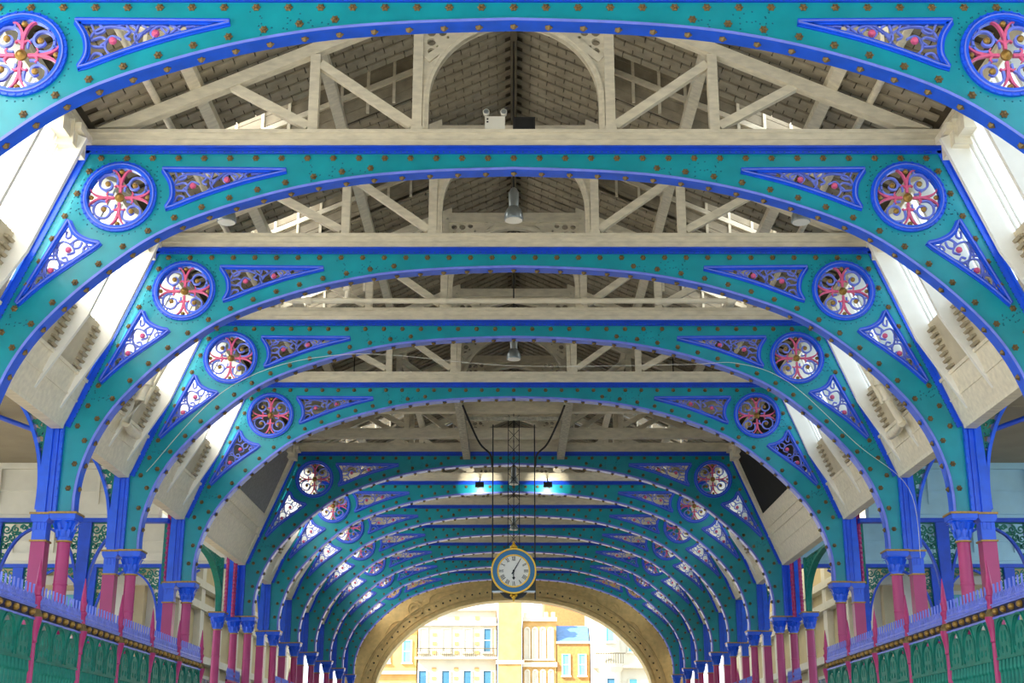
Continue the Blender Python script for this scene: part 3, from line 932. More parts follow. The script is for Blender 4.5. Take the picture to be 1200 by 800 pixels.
# ------------------------------------------------------------------ clock crossing: columns, lengthwise arch brackets, low magenta railings
for s, sd in ((-1, 'left'), (1, 'right')):
    column(s * 7.12, 33.35, False, 'round magenta column standing free in front of the dark sixth arch, %s' % sd)
    for (x, y, w) in ((7.0, 27.98, 'fifth'), (6.98, 33.95, 'sixth')):
        t = thing('clustered_pilaster', 'magenta and blue roped pilaster above the columns, %s of the %s arch' % (sd, w), 'pilaster', (s * x, y, 0))
        m = MB()
        for (dx, dy) in ((-.09, 0), (.09, -.02)):
            m.tube([(dx, dy, 3.5), (dx, dy, 5.0)], .05, 8)
            for k in range(14):
                m.lathe([(.05, 3.55 + k * .1), (.062, 3.57 + k * .1), (.05, 3.6 + k * .1)], 8, (dx, dy, 0))
        m.build('roped_shafts', 'magenta', t)
        m = MB(); m.box(-.05, .05, -.06, .08, 3.5, 5.0); m.build('core', 'blue', t)
    for (y, d, w) in ((28.0, 1, 'near'), (33.35, -1, 'far')):
        t = thing('crossing_bracket', 'dark teal curved openwork bracket at the %s %s corner of the clock crossing' % (w, sd), 'bracket', (s * 7.12, y, 0))
        cv = catmull([(0, 3.55), (d * .08, 3.95), (d * .4, 4.3), (d * 1.1, 4.62), (d * 2.0, 4.77), (d * 2.66, 4.80)], 5)
        MB().ribbon(cv, .06, -.07, .07, mp=yz).build('curved_rib', 'teal_green', t)
        out = cv + [(0, 4.84)]
        spots2 = [(d * a, b, r * 1.3) for a, b, r in ((.14, 4.68, .09), (.36, 4.68, .09), (.58, 4.7, .075), (.78, 4.73, .06), (.95, 4.75, .045), (1.12, 4.765, .035), (.13, 4.46, .08), (.33, 4.48, .07), (.5, 4.54, .05), (.1, 4.27, .06), (.24, 4.32, .05), (.08, 4.12, .04), (.06, 4.0, .03))]
        pm = MB(); scrolls(pm, spots2, -.02, .02, mp=yz, w=.03); pm.ribbon([(0, 4.83), (d * 2.66, 4.83)], .03, -.025, .025, mp=yz); pm.build('pierced_panel', 'teal_green', t)
        m = MB(); m.box(-.06, .06, -.06, .06, 3.55, 4.86); m.build('upright', 'teal_green', t)
    t = thing('magenta_railing', 'magenta lattice railing with purple crest between the sixth arch columns, %s' % sd, 'railing', (s * 6.85, 33.45, 0))
    m = MB(); m.box(-.02, .02, 0, 1.6, 1.62, 1.66); m.box(-.02, .02, 0, 1.6, 1.95, 1.99)
    for k in range(9):
        y0 = k * .178
        m.ribbon(circle(y0 + .09, 1.8, .08, 10), .025, -.012, .012, closed=True, mp=yz)
        m.ribbon([(y0, 1.66), (y0 + .17, 1.95)], .02, -.01, .01, mp=yz); m.ribbon([(y0 + .17, 1.66), (y0, 1.95)], .02, -.01, .01, mp=yz)
    m.box(-.02, .02, 0, .03, -1.65, 1.99); m.box(-.02, .02, 1.57, 1.6, -1.65, 1.99)
    m.build('lattice', 'magenta', t)
    m = MB()
    for k in range(14): m.lathe([(.02, 1.99), (.03, 2.05), (.012, 2.1), (.025, 2.16), (.002, 2.28)], 6, (0, .06 + k * .114, 0))
    m.build('cresting', 'lavender', t)
    m = MB(); m.box(-.03, .03, 0, 1.6, 1.45, 1.5)
    for k in range(10): m.ribbon([(k * .16, 1.5), (k * .16 + .08, 1.62), (k * .16 + .16, 1.5)], .03, -.02, .02, mp=yz)
    m.box(-.02, .02, 0, 1.6, -1.5, 1.45)
    m.build('lower_panel', 'deep_blue', t)

# transverse colonnades along the crossing road
def trans_meshes():
    R = {}
    m = MB().lathe([(.12, -1.65), (.1, -1.2), (.09, 2.9), (.088, 2.95)], 14); R['shaft'] = m.mesh('shaft', 'magenta', smooth=True)
    m = MB().lathe([(.1, 2.95), (.11, 3.05), (.17, 3.14), (.17, 3.2)], 14); R['cap'] = m.mesh('capital', 'deep_blue')
    m = MB().plate([(-.10, 3.2), (.10, 3.2), (.13, 4.75), (-.13, 4.75)], [], -.1, .1); R['upper'] = m.mesh('upper_shaft', 'deep_blue')
    for d, k in ((1, 'R'), (-1, 'L')):
        cv = catmull([(.11, 3.45), (.16, 3.8), (.30, 4.2), (.52, 4.5), (.86, 4.70)], 5)
        m = MB().ribbon(cv, .045, -.05, .05); R['rib' + k] = (m if d > 0 else m.mirror()).mesh('curved_rib', 'deep_blue')
        m = MB()
        scrolls(m, ((.21, 4.62, .085), (.39, 4.62, .075), (.55, 4.66, .055), (.68, 4.69, .035), (.2, 4.43, .075), (.34, 4.46, .06), (.45, 4.53, .04), (.18, 4.26, .06), (.28, 4.31, .04), (.17, 4.1, .05), (.16, 3.96, .035), (.15, 3.84, .025)), -.018, .018, w=.03)
        m.ribbon([(.12, 3.6), (.12, 4.76)], .03, -.02, .02); m.ribbon([(.1, 4.75), (.86, 4.75)], .03, -.02, .02)
        R['pan' + k] = (m if d > 0 else m.mirror()).mesh('pierced_panel', 'teal_green')
    return R
XM = trans_meshes()
for (Y, zoff, w) in ((27.74, 0, 'near'), (34.35, .14, 'far')):
    for s, sd in ((-1, 'left'), (1, 'right')):
        for i, x in enumerate((8.72, 10.55, 12.38)):
            t = thing('crossing_column', 'blue column with pierced scroll brackets, %s from the avenue on the %s %s colonnade' % (RORD[i], w, sd), 'column', (s * x, Y, 0), group='columns of the side colonnades')
            put('shaft', XM['shaft'], t); put('capital', XM['cap'], t); put('upper_shaft', XM['upper'], t)
            for k in 'LR': put('curved_rib', XM['rib' + k], t); put('pierced_panel', XM['pan' + k], t)
        a, b = sorted((s * 7.05, s * 14.5))
        m = MB(); m.box(a, b, Y - .1, Y + .1, 4.755, 4.84)
        tag(m.build('colonnade_beam', 'deep_blue'), 'dark blue beam over the %s %s colonnade' % (w, sd), 'beam')
        t = thing('fascia_beam', '%s fascia with upright ribs above the %s %s colonnade' % ('white' if s < 0 else 'pale blue', w, sd), 'beam', (0, Y, 0))
        mt = 'white_paint' if s < 0 else 'pale_blue_paint'
        a2, b2 = sorted((s * 7.25, s * 14.5))
        m = MB(); m.box(a2, b2, -.06, .2, 4.84, 5.98); m.box(a2, b2, -.1, -.06, 4.92, 5.12); m.box(a2, b2, -.09, -.06, 5.4, 5.43); m.box(a2, b2, -.12, -.06, 5.85, 5.98)
        m.build('board', mt, t)
        for k in range(7):
            x = s * (7.5 + k * 1.02); m = MB(); m.plate([(-.09, 5.12), (-.06, 5.12), (-.06, 5.85), (-.16, 5.85)], [], x - .03, x + .03, mp=yz)
            m.build('rib', mt, t)

# ------------------------------------------------------------------ aisles and market halls at the sides
for s, sd in ((-1, 'left'), (1, 'right')):
    a, b = sorted((s * 6.64, s * 20))
    m = MB(); m.box(a, b, 27.95, 36.1, 6.6, 6.72)
    for k in range(4): m.box(a, b, 29.2 + 1.8 * k, 29.35 + 1.8 * k, 6.4, 6.6)
    tag(m.build('ceiling_crossing_' + sd, 'soffit'), 'roof over the crossing road on the %s' % sd, kind='structure')
    a, b = sorted((s * 6.64, s * 14.5))
    m = MB(); m.box(a, b, 10, 27.9, 5.985, 6.12)
    for k in range(3): m.box(a, b, 13 + 5 * k, 13.06 + 5 * k, 5.98, 6.0)
    tag(m.build('ceiling_aisle_' + sd, 'soffit'), 'flat beige ceiling of the %s aisle' % sd, kind='structure')
    for i, (x, y) in enumerate(((8.0, 22.6), (8.6, 24.6), (9.2, 26.4))):
        t = thing('downlight', 'round ceiling downlight in the %s aisle, %s from the avenue' % (sd, RORD[i]), 'lamp', (s * x, y, 0), group='aisle downlights')
        MB().lathe([(.12, 5.985), (.14, 5.96), (.11, 5.955)], 16).build('trim_ring', 'steel', t)
        MB().lathe([(.10, 5.975), (.06, 5.94)], 12).build('lens', 'clock_white', t)
    a, b = sorted((s * 6.9, s * 9.6))
    m = MB().add([(a, 36.3, 6.3), (b, 36.3, 6.3), (b, 60.2, 6.3), (a, 60.2, 6.3)], [(0, 1, 2, 3)])  # canopy added to cover the bright sky beside the far arches
    t = thing('added_canopy', 'added light-dimming glazed canopy between the far arches and the %s market hall' % sd, 'canopy', (0, 0, 0))
    m.build('glass_sheet', 'glass_dimmed', t)
    for k in range(14): MB().box(a, b, 36.3 + 1.8 * k, 36.38 + 1.8 * k, 6.18, 6.3).build('rafter', 'cream', t)
    # hall block beyond the crossing
    t = thing('market_hall', 'cream market hall behind the far %s columns, with tall windows' % sd, 'building', (0, 36.2, 0))
    a, b = sorted((s * 9.7, s * 20))
    m = MB(); m.box(a, b, 0, 26, -1.65, 8.0); m.build('wall', 'wall_cream', t)
    m = MB()
    for z in (3.0, 4.55, 5.2, 6.3, 7.4, 8.7): m.box(*sorted((s * 9.45, s * 20)), -.25, 24, z, z + .22)
    m.build('cornice', 'white_paint', t)
    for k in range(9):
        y = .3 + k * 2.75
        m = MB(); m.box(*sorted((s * 9.5, s * 9.7)), y, y + .5, -1.65, 6.3); m.build('pilaster', 'white_paint', t)
        if k < 8:
            w = MB(); w.box(*sorted((s * 9.62, s * 9.72)), y + .8, y + 2.3, .3, 2.7); f = w.build('window', 'white_paint', t)
            w = MB()
            for q in range(2): w.box(*sorted((s * 9.60, s * 9.66)), y + .88 + q * .7, y + 1.52 + q * .7, .4, 2.6)
            w.build('pane', 'pane', f)
    for k in range(4):
        x = 10.2 + k * 2.4
        m = MB(); m.box(*sorted((s * x, s * (x + .45))), -.2, 0, -1.65, 6.3); m.build('pilaster', 'white_paint', t)
        w = MB(); w.box(*sorted((s * (x + .75), s * (x + 2.1))), -.06, .05, 3.4, 4.4); f = w.build('window', 'white_paint', t)
        w = MB(); w.box(*sorted((s * (x + .85), s * (x + 2.0))), -.08, 0, 3.5, 4.3); w.build('pane', 'pane_teal', f)
    # low hall on the near side of the crossing
    t = thing('aisle_hall', 'pale hall front along the near %s aisle' % sd, 'building', (0, 10, 0))
    a, b = sorted((s * 13.6, s * 20))
    m = MB(); m.box(a, b, 0, 17.0, -1.65, 3.2); m.build('wall', 'wall_cream', t)
    for k in range(5):
        po = MB().lathe([(.25, -1.65), (.25, -1.3), (.2, -1.25), (.18, 5.7), (.26, 5.85), (.26, 5.99)], 14).build('aisle_post', 'wall_cream', smooth=True)
        po.location = (s * 12.6, 11.5 + 3.7 * k, 0)
        tag(po, 'round cream post holding up the %s aisle ceiling, %s from the camera end' % (sd, RORD[k]), 'post', 'aisle posts')

# lorry box seen left, ladder frames
t = thing('box_trailer', 'grey box trailer parked behind the left columns', 'trailer', (-9.9, 24.0, 0))
MB().box(-1.3, 1.3, -1.6, 1.6, -.4, 2.55).build('box_body', 'wall_grey', t)
m = MB(); m.box(-1.33, 1.33, -1.63, -1.55, 2.45, 2.6); m.box(-1.33, 1.33, 1.55, 1.63, 2.45, 2.6); m.box(1.25, 1.33, -1.63, 1.63, 2.47, 2.6); m.box(-1.33, -1.25, -1.63, 1.63, 2.47, 2.6); m.build('top_frame', 'steel', t)
for (x, y) in ((-1.0, -1), (1.0, -1), (-1.0, 1), (1.0, 1)):
    MB().lathe([(.5, -.13), (.5, .13)], 20, (x, y, -1.15), 'x').build('wheel', 'black', t)
def ladder(x, y, lean, label):
    t = thing('step_ladder', label, 'ladder', (x, y, 0))
    for dx in (-.2, .2):
        MB().bar((dx, -.5, -1.65), (dx + lean, 0, 3.3), .06, .06).build('rail', 'wall_cream', t)
        MB().bar((dx, .5, -1.65), (dx + lean, .02, 3.3), .06, .06).build('rail', 'wall_cream', t)
    for k in range(12):
        u = (k + .5) / 12
        MB().bar((-.2 + lean * u, -.5 + .5 * u, -1.65 + 4.95 * u), (.2 + lean * u, -.5 + .5 * u, -1.65 + 4.95 * u), .05, .03).build('rung', 'wall_cream', t)
ladder(-8.0, 20.8, -.5, 'cream step ladder at the left edge behind the railing')
ladder(7.75, 20.6, .9, 'cream step ladder leaning at the right edge behind the railing')

# ------------------------------------------------------------------ things hung in the roof
def pendant(x, y, zb, ztop, label, sc=1.0):
    t = thing('pendant_lamp', label, 'lamp', (x, y, 0), group='bell pendant lamps')
    m = MB().lathe([(.135 * sc, zb), (.14 * sc, zb + .02), (.13 * sc, zb + .1 * sc), (.10 * sc, zb + .17 * sc), (.07 * sc, zb + .2 * sc)], 18); m.build('reflector', 'steel', t, smooth=True)
    MB().lathe([(.125 * sc, zb - .012), (.12 * sc, zb - .002)], 18).build('diffuser', 'clock_white', t)
    MB().lathe([(.075 * sc, zb + .2 * sc), (.075 * sc, zb + .42 * sc), (.05 * sc, zb + .47 * sc), (.02, zb + .5 * sc)], 14).build('housing', 'steel', t, smooth=True)
    MB().tube([(0, 0, zb + .48 * sc), (0, 0, ztop)], .012, 6).build('cord', 'black', t)
RZ = roofz(0) - .28
pendant(0, 18.1, 7.45, RZ, 'grey bell pendant lamp on the centre line behind the second arch')
pendant(-4.1, 18.1, 7.42, roofz(4.1) - .01, 'grey bell pendant lamp at the left behind the second arch')
pendant(4.1, 18.1, 7.42, roofz(4.1) - .01, 'grey bell pendant lamp at the right behind the second arch')
pendant(0, 25.4, 7.55, RZ, 'grey bell pendant lamp on the centre line behind the fourth arch')
pendant(-3.55, 29.2, 7.5, roofz(3.55) - .01, 'small grey pendant lamp at the left behind the fifth arch')
pendant(3.55, 29.2, 7.5, roofz(3.55) - .01, 'small grey pendant lamp at the right behind the fifth arch')
pendant(0, 36.2, 7.25, RZ, 'grey bell pendant lamp behind the dark sixth arch')
pendant(0, 43.6, 7.25, RZ, 'far grey bell pendant lamp above the clock')

t = thing('emergency_light', 'cream emergency light box with two round lamp heads on the second tie beam', 'lamp', (-.245, 16.24, 0))
m = MB(); m.box(-.13, .13, -.06, .05, 7.94, 8.12); m.build('case', 'white_paint', t)
m = MB(); m.box(-.11, -.085, -.066, -.06, 8.07, 8.09); m.box(-.11, -.085, -.066, -.06, 8.03, 8.05); m.build('indicators', 'black', t)
for x in (-.115, .115):
    h = MB().lathe([(.02, -.05), (.04, -.02), (.045, .05), (.04, .06)], 14, (x, -.02, 8.18), 'y').build('lamp_head', 'white_paint', t)
    MB().lathe([(.035, .06), (.03, .066)], 14, (x, -.02, 8.18), 'y').build('lens', 'steel', h)
    MB().tube([(x, 0, 8.11), (x, 0, 8.16)], .012, 6).build('stem', 'white_paint', t)
t = thing('black_unit', 'black speaker box beside the emergency light on the second tie beam', 'speaker', (.14, 16.24, 0))
m = MB(); m.box(-.14, .14, -.06, .1, 7.94, 8.11); m.build('case', 'black', t)
m = MB(); m.box(-.12, .12, -.066, -.06, 7.96, 8.09); m.build('front_grille', 'black_net', t)

# long pipe in front of the fourth truss
m = MB().tube([(-4.0, 23.3, 8.02), (4.0, 23.3, 8.02)], .05, 10)
for x in (-2.6, -1.27, 1.27, 2.6, -3.7, 3.9): m.lathe([(.05, -.05), (.07, -.05), (.07, .05), (.05, .05)], 10, (x, 23.3, 8.02), 'x'); m.box(x - .02, x + .02, 23.3, 23.46, 7.98, 8.06)
m.tube([(-4.0, 23.3, 8.02), (-4.25, 23.3, 8.05), (-4.3, 23.32, 8.3)], .05, 8)
tag(m.build('cross_pipe', 'cream', smooth=True), 'long cream pipe crossing in front of the fourth roof truss', 'pipe')
t = thing('valve', 'cream pipe valve standing on the long cross pipe', 'valve', (-3.0, 23.3, 0))
MB().lathe([(.06, 8.06), (.05, 8.2), (.08, 8.22), (.08, 8.26), (.04, 8.28), (.04, 8.36)], 10).build('body', 'cream', t)
MB().ribbon(circle(0, 8.38, .08, 14), .02, -.01, .01, closed=True).build('hand_wheel', 'black', t)

# stubs of pipework on the side slopes behind the third arch
for s, sd in ((-1, 'left'), (1, 'right')):
    p = [side(.62, .3), side(.34, .26), side(.2, .22)]
    m = MB().tube([(s * p[0][0], 21.6, p[0][1]), (s * p[1][0], 21.6, p[1][1]), (s * p[2][0], 21.6, p[2][1])], .06, 10)
    m.tube([(s * p[0][0], 21.85, p[0][1]), (s * p[1][0], 21.85, p[1][1])], .045, 10)
    m.tube([(s * p[2][0], 21.6, p[2][1]), (s * (p[2][0] + .05), 22.1, p[2][1] - .02), (s * (p[2][0] + .05), 22.5, p[2][1])], .075, 10)
    for k in range(3): m.lathe([(.06, -.03), (.09, -.03), (.09, .03), (.06, .03)], 10, (s * (p[1][0] + (p[0][0] - p[1][0]) * k / 3), 21.6, p[1][1] + (p[0][1] - p[1][1]) * k / 3))
    tag(m.build('drain_pipes', 'cream', smooth=True), 'cream flanged drain pipes on the %s slope before the fourth arch' % sd, 'pipe', 'drain pipes on the slopes')

# crossing: lengthwise weathered beams, cables
for s, sd in ((-1, 'left'), (1, 'right')):
    m = MB(); m.box(s * 1.2 - .09, s * 1.2 + .09, 27.85, 34.25, 7.50, 7.69)
    tag(m.build('hanger_beam', 'weathered'), 'weathered beam running lengthwise over the clock crossing, %s' % sd, 'beam')
    pts = catmull([(s * 1.1, 28.6, 7.45), (s * .95, 29.3, 7.2), (s * .75, 29.9, 6.9), (s * .53, 30.3, 6.75), (s * .49, 30.48, 6.5)], 6)
    tag(MB().tube(pts, .022, 6).build('black_cable', 'black', smooth=True), 'black cable looping from the beam to the %s clock rod' % sd, 'cable')
tag(MB().tube(catmull([(-6.4, 23.38, 4.9), (-5.0, 23.36, 6.45), (-3.0, 23.36, 7.03), (0, 23.3, 6.8), (3.0, 23.36, 6.84), (4.0, 23.36, 6.86), (4.9, 23.36, 6.5), (6.0, 23.36, 5.4), (6.85, 23.36, 4.6), (6.95, 23.36, 3.4)], 8), .005, 5).build('white_wire', 'white_paint'), 'thin white wire strung across the fourth arch', 'cable')

for s, sd in ((-1, 'left'), (1, 'right')):
    t = thing('floodlight', 'small lit floodlight by the seventh tie beam, %s of the clock' % sd, 'lamp', (s * .95, 37.45, 0))
    MB().box(-.12, .12, -.05, .06, 7.42, 7.56).build('case', 'black', t)
    MB().box(-.1, .1, .06, .066, 7.44, 7.54).build('lens', 'lamp_glow', t)
    MB().bar((0, 0, 7.56), (0, .57, 7.76), .03, .03).build('bracket', 'black', t)
    ld = bpy.data.lights.new('floodlight_beam', 'SPOT'); ld.energy = 22; ld.spot_size = radians(110); ld.color = (1, .95, .8); ld.shadow_soft_size = .05
    lo_ = bpy.data.objects.new('beam', ld); COL.objects.link(lo_); lo_.parent = t; lo_.location = (0, .09, 7.49 + E); lo_.rotation_euler = (radians(95), 0, 0)
# ------------------------------------------------------------------ the hanging clock
CZ = 4.13
t = thing('hanging_clock', 'round clock with blue ring, gold trim and roman numerals hung over the crossing', 'clock', (0, 30.5, 0))
MB().lathe([(.47, -.14), (.47, .16)], 48, (0, 0, CZ), 'y').build('drum', 'clock_blue', t)
m = MB(); m.ribbon(circle(0, CZ, .485, 48), .035, -.20, .12, closed=True); m.build('outer_gold_rim', 'bright_gold', t, smooth=False)
m = MB(); m.ribbon(circle(0, CZ, .35, 48), .03, -.19, -.14, closed=True); m.build('inner_gold_rim', 'bright_gold', t)
dial = MB().lathe([(.34, .16), (.34, .168)], 48, (0, 0, CZ), 'y').build('dial', 'clock_white', t)
NUM = ['XII', 'I', 'II', 'III', 'IIII', 'V', 'VI', 'VII', 'VIII', 'IX', 'X', 'XI']
for i, nm in enumerate(NUM):
    a = pi / 2 - i * pi / 6
    m = MB(); wds = {'I': .022, 'V': .042, 'X': .042}
    tot = sum(wds[c] for c in nm); u = -tot / 2; h = .05
    def L(u0, v0, u1, v1, w):
        # local frame: v outwards, u clockwise
        def T(u, v):
            r = .275 + v
            return (r * cos(a) + u * sin(a), CZ + r * sin(a) - u * cos(a))
        m.ribbon([T(u0, v0), T(u1, v1)], w, -.172, -.168)
    for c in nm:
        w = wds[c]
        if c == 'I': L(u + w / 2, -h, u + w / 2, h, .011)
        elif c == 'V': L(u + .006, h, u + w / 2, -h, .012); L(u + w - .006, h, u + w / 2, -h, .007)
        else: L(u + .006, h, u + w - .006, -h, .012); L(u + w - .006, h, u + .006, -h, .007)
        u += w
    m.build('numeral', 'black', dial)
m = MB()
a = pi / 2 - radians(30)
m.ribbon([(-.08 * cos(a), CZ - .08 * sin(a)), (.31 * cos(a), CZ + .31 * sin(a))], .028, -.185, -.18, w2=.012); m.build('minute_hand', 'black', dial)
m = MB(); a = -pi / 2 - radians(2.5)
m.ribbon([(0, CZ), (.11 * cos(a), CZ + .11 * sin(a))], .022, -.180, -.174)
m.plate([(-.035, CZ - .15), (0, CZ - .11), (.035, CZ - .15), (0, CZ - .20)], [], -.180, -.174)
m.lathe([(.025, .174), (.025, .19)], 12, (0, 0, CZ), 'y'); m.build('hour_hand', 'black', dial)
m = MB(); m.box(-.475, .475, -.05, .12, CZ - .42, CZ + .30); m.build('back_case', 'dark_green', t)
m = MB(); m.plate([(-.30, CZ - .46), (.30, CZ - .46), (.2, CZ - .56), (.06, CZ - .6), (-.06, CZ - .6), (-.2, CZ - .56)], [], -.06, .08); m.build('base_scroll', 'black', t)
m = MB(); m.box(-.48, .48, -.06, .12, CZ - .45, CZ - .42); m.build('shelf', 'steel', t)
for sg, nm in ((1, 'top_ornament'), (-1, 'bottom_ornament')):
    m = MB()
    for (x, z, r) in ((0, .565, .05), (-.05, .53, .035), (.05, .53, .035), (0, .62, .028), (0, .655, .014)):
        m.lathe([(r * .3, -.03), (r, -.01), (r, .02), (r * .4, .05)], 10, (x, -.12, CZ + sg * z), 'y')
    m.build(nm, 'bright_gold', t)
for s in (-1, 1):
    MB().tube([(s * .475, .03, CZ - .6), (s * .475, .03, 7.5)], .014, 6).build('hanging_rod', 'black', t)
m = MB()
for (x, y) in ((-.13, -.0), (.13, .0), (0, .12)):
    m.tube([(x, y + .03, CZ + .5), (x * .95, y + .03, 7.6)], .009, 5)
z = CZ + .6
while z < 7.5:
    m.tube([(-.13, .03, z), (.13, .03, z + .28)], .006, 4); m.tube([(.13, .03, z), (-.13, .03, z + .28)], .006, 4); z += .34
m.build('lattice_mast', 'black', t)
t = thing('clock_support', 'dark steel cross beam carrying the hanging clock', 'beam', (0, 30.53, 0))
MB().box(-1.28, 1.28, -.05, .05, 7.60, 7.68).build('beam', 'weathered', t)

# ------------------------------------------------------------------ stone coloured end arch
def end_arch():
    t = thing('end_arch', 'ornate honey coloured arch closing the far end of the avenue', 'arch', (0, ENDY, 0))
    inn = catmull([(0, 6.93), (1.4, 6.83), (2.8, 6.48), (4.1, 5.82), (5.1, 4.92), (5.7, 4.0), (5.93, 3.2), (5.95, 2.2), (5.95, -1.65)], 6)
    al = [(-x, z) for x, z in inn[::-1]] + inn[1:]
    outer = al + [(7.3, -1.65), (7.3, 8.3), (5.6, 8.3), (0, 10.6), (-5.6, 8.3), (-7.3, 8.3), (-7.3, -1.65)]
    MB().plate(outer, [], 0, .8).build('arch_wall', 'stone_arch', t)
    m = MB()
    for (o, w, y) in ((.06, .12, -.2), (.16, .05, -.12), (.25, .06, -.06), (.60, .05, -.05), (.66, .03, -.07)):
        m.ribbon(al, w, y, .02, off=o)
    m.build('archivolt_mouldings', 'stone_arch', t)
    m = MB()
    for (x, z) in resample(offset(al, .41), .33):
        if z > 2: m.lathe([(.04, 0), (.03, .03), (.01, .04)], 8, (x, 0, z), 'y')
    tag(m.build('bosses', 'roof_dark', t), kind='stuff')
    for s in (-1, 1):
        m = MB()
        m.ribbon(catmull([(s * 2.2, 7.42), (s * 3.0, 7.1), (s * 3.7, 6.78)], 6), .03, -.05, 0)
        m.ribbon(catmull([(s * 2.2, 7.42), (s * 3.1, 7.3), (s * 3.6, 7.1), (s * 3.7, 6.78)], 6), .03, -.05, 0)
        m.ribbon(circle(s * 4.3, 6.55, .32, 24), .05, -.05, 0, closed=True)
        m.ribbon(circle(s * 4.3, 6.55, .17, 20), .03, -.05, 0, closed=True)
        m.ribbon(catmull([(s * 4.75, 6.1), (s * 5.2, 5.6), (s * 5.65, 4.9)], 6), .03, -.05, 0)
        m.ribbon(catmull([(s * 4.75, 6.1), (s * 5.25, 5.95), (s * 5.55, 5.5), (s * 5.65, 4.9)], 6), .03, -.05, 0)
        m.build('scroll_relief', 'stone_arch', t)
        m = MB(); m.box(s * 6.15 - .3, s * 6.15 + .3, -.12, .85, 2.9, 3.05); m.box(s * 6.15 - .36, s * 6.15 + .36, -.16, .9, 3.05, 3.15); m.build('impost', 'stone_arch', t)
        m = MB(); m.box(s * .35 - .05, s * .35 + .05, -.12, 0, 7.45, 7.65); m.build('small_lamp', 'clock_white', t)
end_arch()

# ------------------------------------------------------------------ buildings beyond the end arch
BY = 95.0
def bld(label, y, walls, mt):
    t = thing('street_building', label, 'building', (0, y, 0))
    m = MB()
    for w in walls: m.box(w[0], w[1], 0, 8, -1.65, w[2])
    m.build('wall', mt, t)
    return t
def win(t, x, z0, z1, w=.55, arched=False, frame='stone_white', pane='pane'):
    f = MB()
    top = [(w / 2 * cos(a), w / 2 * sin(a)) for a in [pi * i / 8 for i in range(9)]] if arched else [(w / 2, 0), (-w / 2, 0)]
    lp = [(x - w / 2, z0), (x + w / 2, z0)] + [(x + a, z1 + b) for a, b in top]
    f.ribbon(lp, .10, -.10, .02, closed=True)
    f.box(x - w / 2 - .1, x + w / 2 + .1, -.16, 0, z0 - .12, z0 - .02)
    f.box(x - w / 2, x + w / 2, -.06, 0, (z0 + z1) / 2 - .03, (z0 + z1) / 2 + .03)
    o = f.build('window', frame, t)
    MB().plate(lp, [], -.03, -.01).build('pane', pane, o)
t = bld('white stuccoed facade with balcony and sash windows seen through the end arch', BY, [(-6.5, -1.2, 10.45)], 'stone_white')
for x in (-6.17, -4.6, -3.14, -1.8):
    win(t, x, 3.2, 6.2, .6)
    if x > -2: win(t, x, 7.45, 9.0, .55)
    else: win(t, x, 7.45, 9.0, .55, pane='stone_white')
m = MB(); m.box(-6.7, -1.1, -.5, 0, 6.95, 7.1); m.box(-6.6, -1.15, -.2, 0, 9.2, 9.35); m.box(-6.6, -1.15, -.3, 0, 10.2, 10.45); m.build('cornices', 'stone_white', t)
m = MB()
for k in range(40): m.box(-6.65 + k * .14, -6.62 + k * .14, -.48, -.45, 7.1, 7.65)
m.box(-6.65, -1.15, -.49, -.44, 7.62, 7.67); tag(m.build('balcony_railing', 'roof_dark', t), kind='stuff')
qb = MB().box(-.14, .14, -.06, 0, 0, .22).mesh('quoin_block', 'stone_yellow')
for x in (-5.4, -3.9, -2.5):
    for z in (7.3, 7.9, 8.5, 9.6, 5.0, 5.6, 6.2): put('quoin_block', qb, t, (x, 0, z))
t = bld('tall plain yellow stone pier beside the white facade', BY - .6, [(-1.05, .55, 12.5)], 'stone_yellow')
MB().box(-1.2, .7, -.1, 0, 6.6, 6.85).build('string_course', 'stone_white', t); MB().box(-1.2, .7, -.12, 0, 12.3, 12.5).build('cornice', 'stone_white', t)
t = bld('cream facade with rows of narrow arched windows under a parapet', BY, [(.62, 2.9, 9.75)], 'stone_yellow')
for x in (.92, 1.45, 1.98, 2.52):
    win(t, x, 7.0, 8.9, .34, True, pane='stone_white'); win(t, x, 3.5, 6.1, .3, True, pane='stone_white')
MB().box(.6, 2.95, -.2, 0, 6.45, 6.75).build('string_course', 'stone_white', t); m = MB(); m.box(.6, 2.95, -.25, 0, 9.5, 9.75)
for k in range(5): m.box(.65 + k * .48, .9 + k * .48, -.2, .2, 9.75, 10.1)
m.build('parapet', 'stone_white', t)
t = bld('tan brick house with blue slate roof and white sash windows', BY, [(2.95, 5.15, 8.1)], 'brick_tan')
for x in (3.55, 4.65):
    win(t, x, 5.9, 7.3, .5, pane='pane_teal'); win(t, x, 3.2, 4.9, .5, pane='pane_teal')
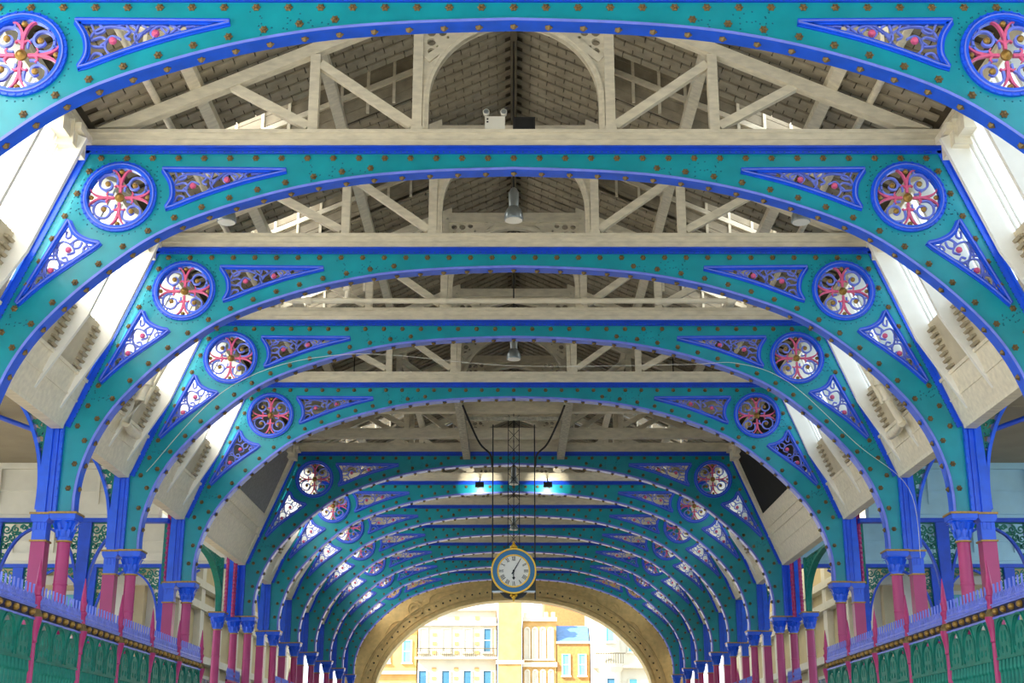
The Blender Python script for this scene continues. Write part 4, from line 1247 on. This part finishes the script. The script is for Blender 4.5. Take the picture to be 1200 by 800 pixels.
MB().plate([(0, 8.1), (1.6, 9.35), (8, 9.35), (8, 8.1)], [], 2.95, 5.15, mp=yz).build('roof', 'slate', t)
MB().box(2.9, 5.2, -.12, 0, 8.0, 8.15).build('gutter', 'stone_white', t)
t = bld('orange brick gable wall rising behind the slate roof', BY + 9, [(2.3, 6.4, 12.6)], 'brick_orange')
MB().box(2.25, 5.65, -.1, .3, 12.5, 12.75).build('coping', 'stone_white', t)
MB().box(2.5, 3.2, .5, 1.3, 12.7, 14).build('chimney', 'brick_tan', t)
t = bld('white corner building with round bay and balcony at the right', BY - 1, [(5.22, 12.0, 13.0)], 'stone_white')
MB().lathe([(.75, -1.65), (.75, 6.0), (.95, 6.35), (.95, 6.55), (.72, 6.6), (.72, 8.0), (.74, 8.1), (.7, 12.5)], 20, (6.45, 0, 0)).build('round_bay', 'stone_white', t)
win(t, 6.45, 8.0, 10.4, .6, pane='pane_teal')
t.children[-1].location.y = -.72
win(t, 6.45, 3.0, 5.6, .6); t.children[-1].location.y = -.76
for x in (8.0, 9.4):
    win(t, x, 7.4, 9.4, .6, pane='pane_teal'); win(t, x, 3.6, 5.6, .6, pane='pane_teal')
m = MB(); m.box(5.3, 12, -.5, 0, 6.3, 6.5); m.box(5.3, 12, -.2, 0, 9.9, 10.1); m.build('cornice', 'stone_white', t)
m = MB()
for k in range(12): m.box(5.5 + k * .16, 5.54 + k * .16, -1.0, -.96, 6.55, 7.2)
m.box(5.45, 7.45, -1.01, -.95, 7.18, 7.25); tag(m.build('balcony_railing', 'roof_dark', t), kind='stuff')
t = bld('yellowish terrace with low slate roof at the left of the end arch', BY + 2, [(-12, -6.75, 9.4)], 'stone_yellow')
for x in (-8.9, -7.4): win(t, x, 6.9, 8.4, .6, pane='pane_teal'); win(t, x, 3.5, 5.5, .6, pane='pane_teal')
m = MB(); m.box(-12, -6.75, -.3, 0, 9.2, 9.4); m.box(-12, -6.75, -.3, 0, 6.1, 6.3); m.build('cornice', 'stone_white', t)
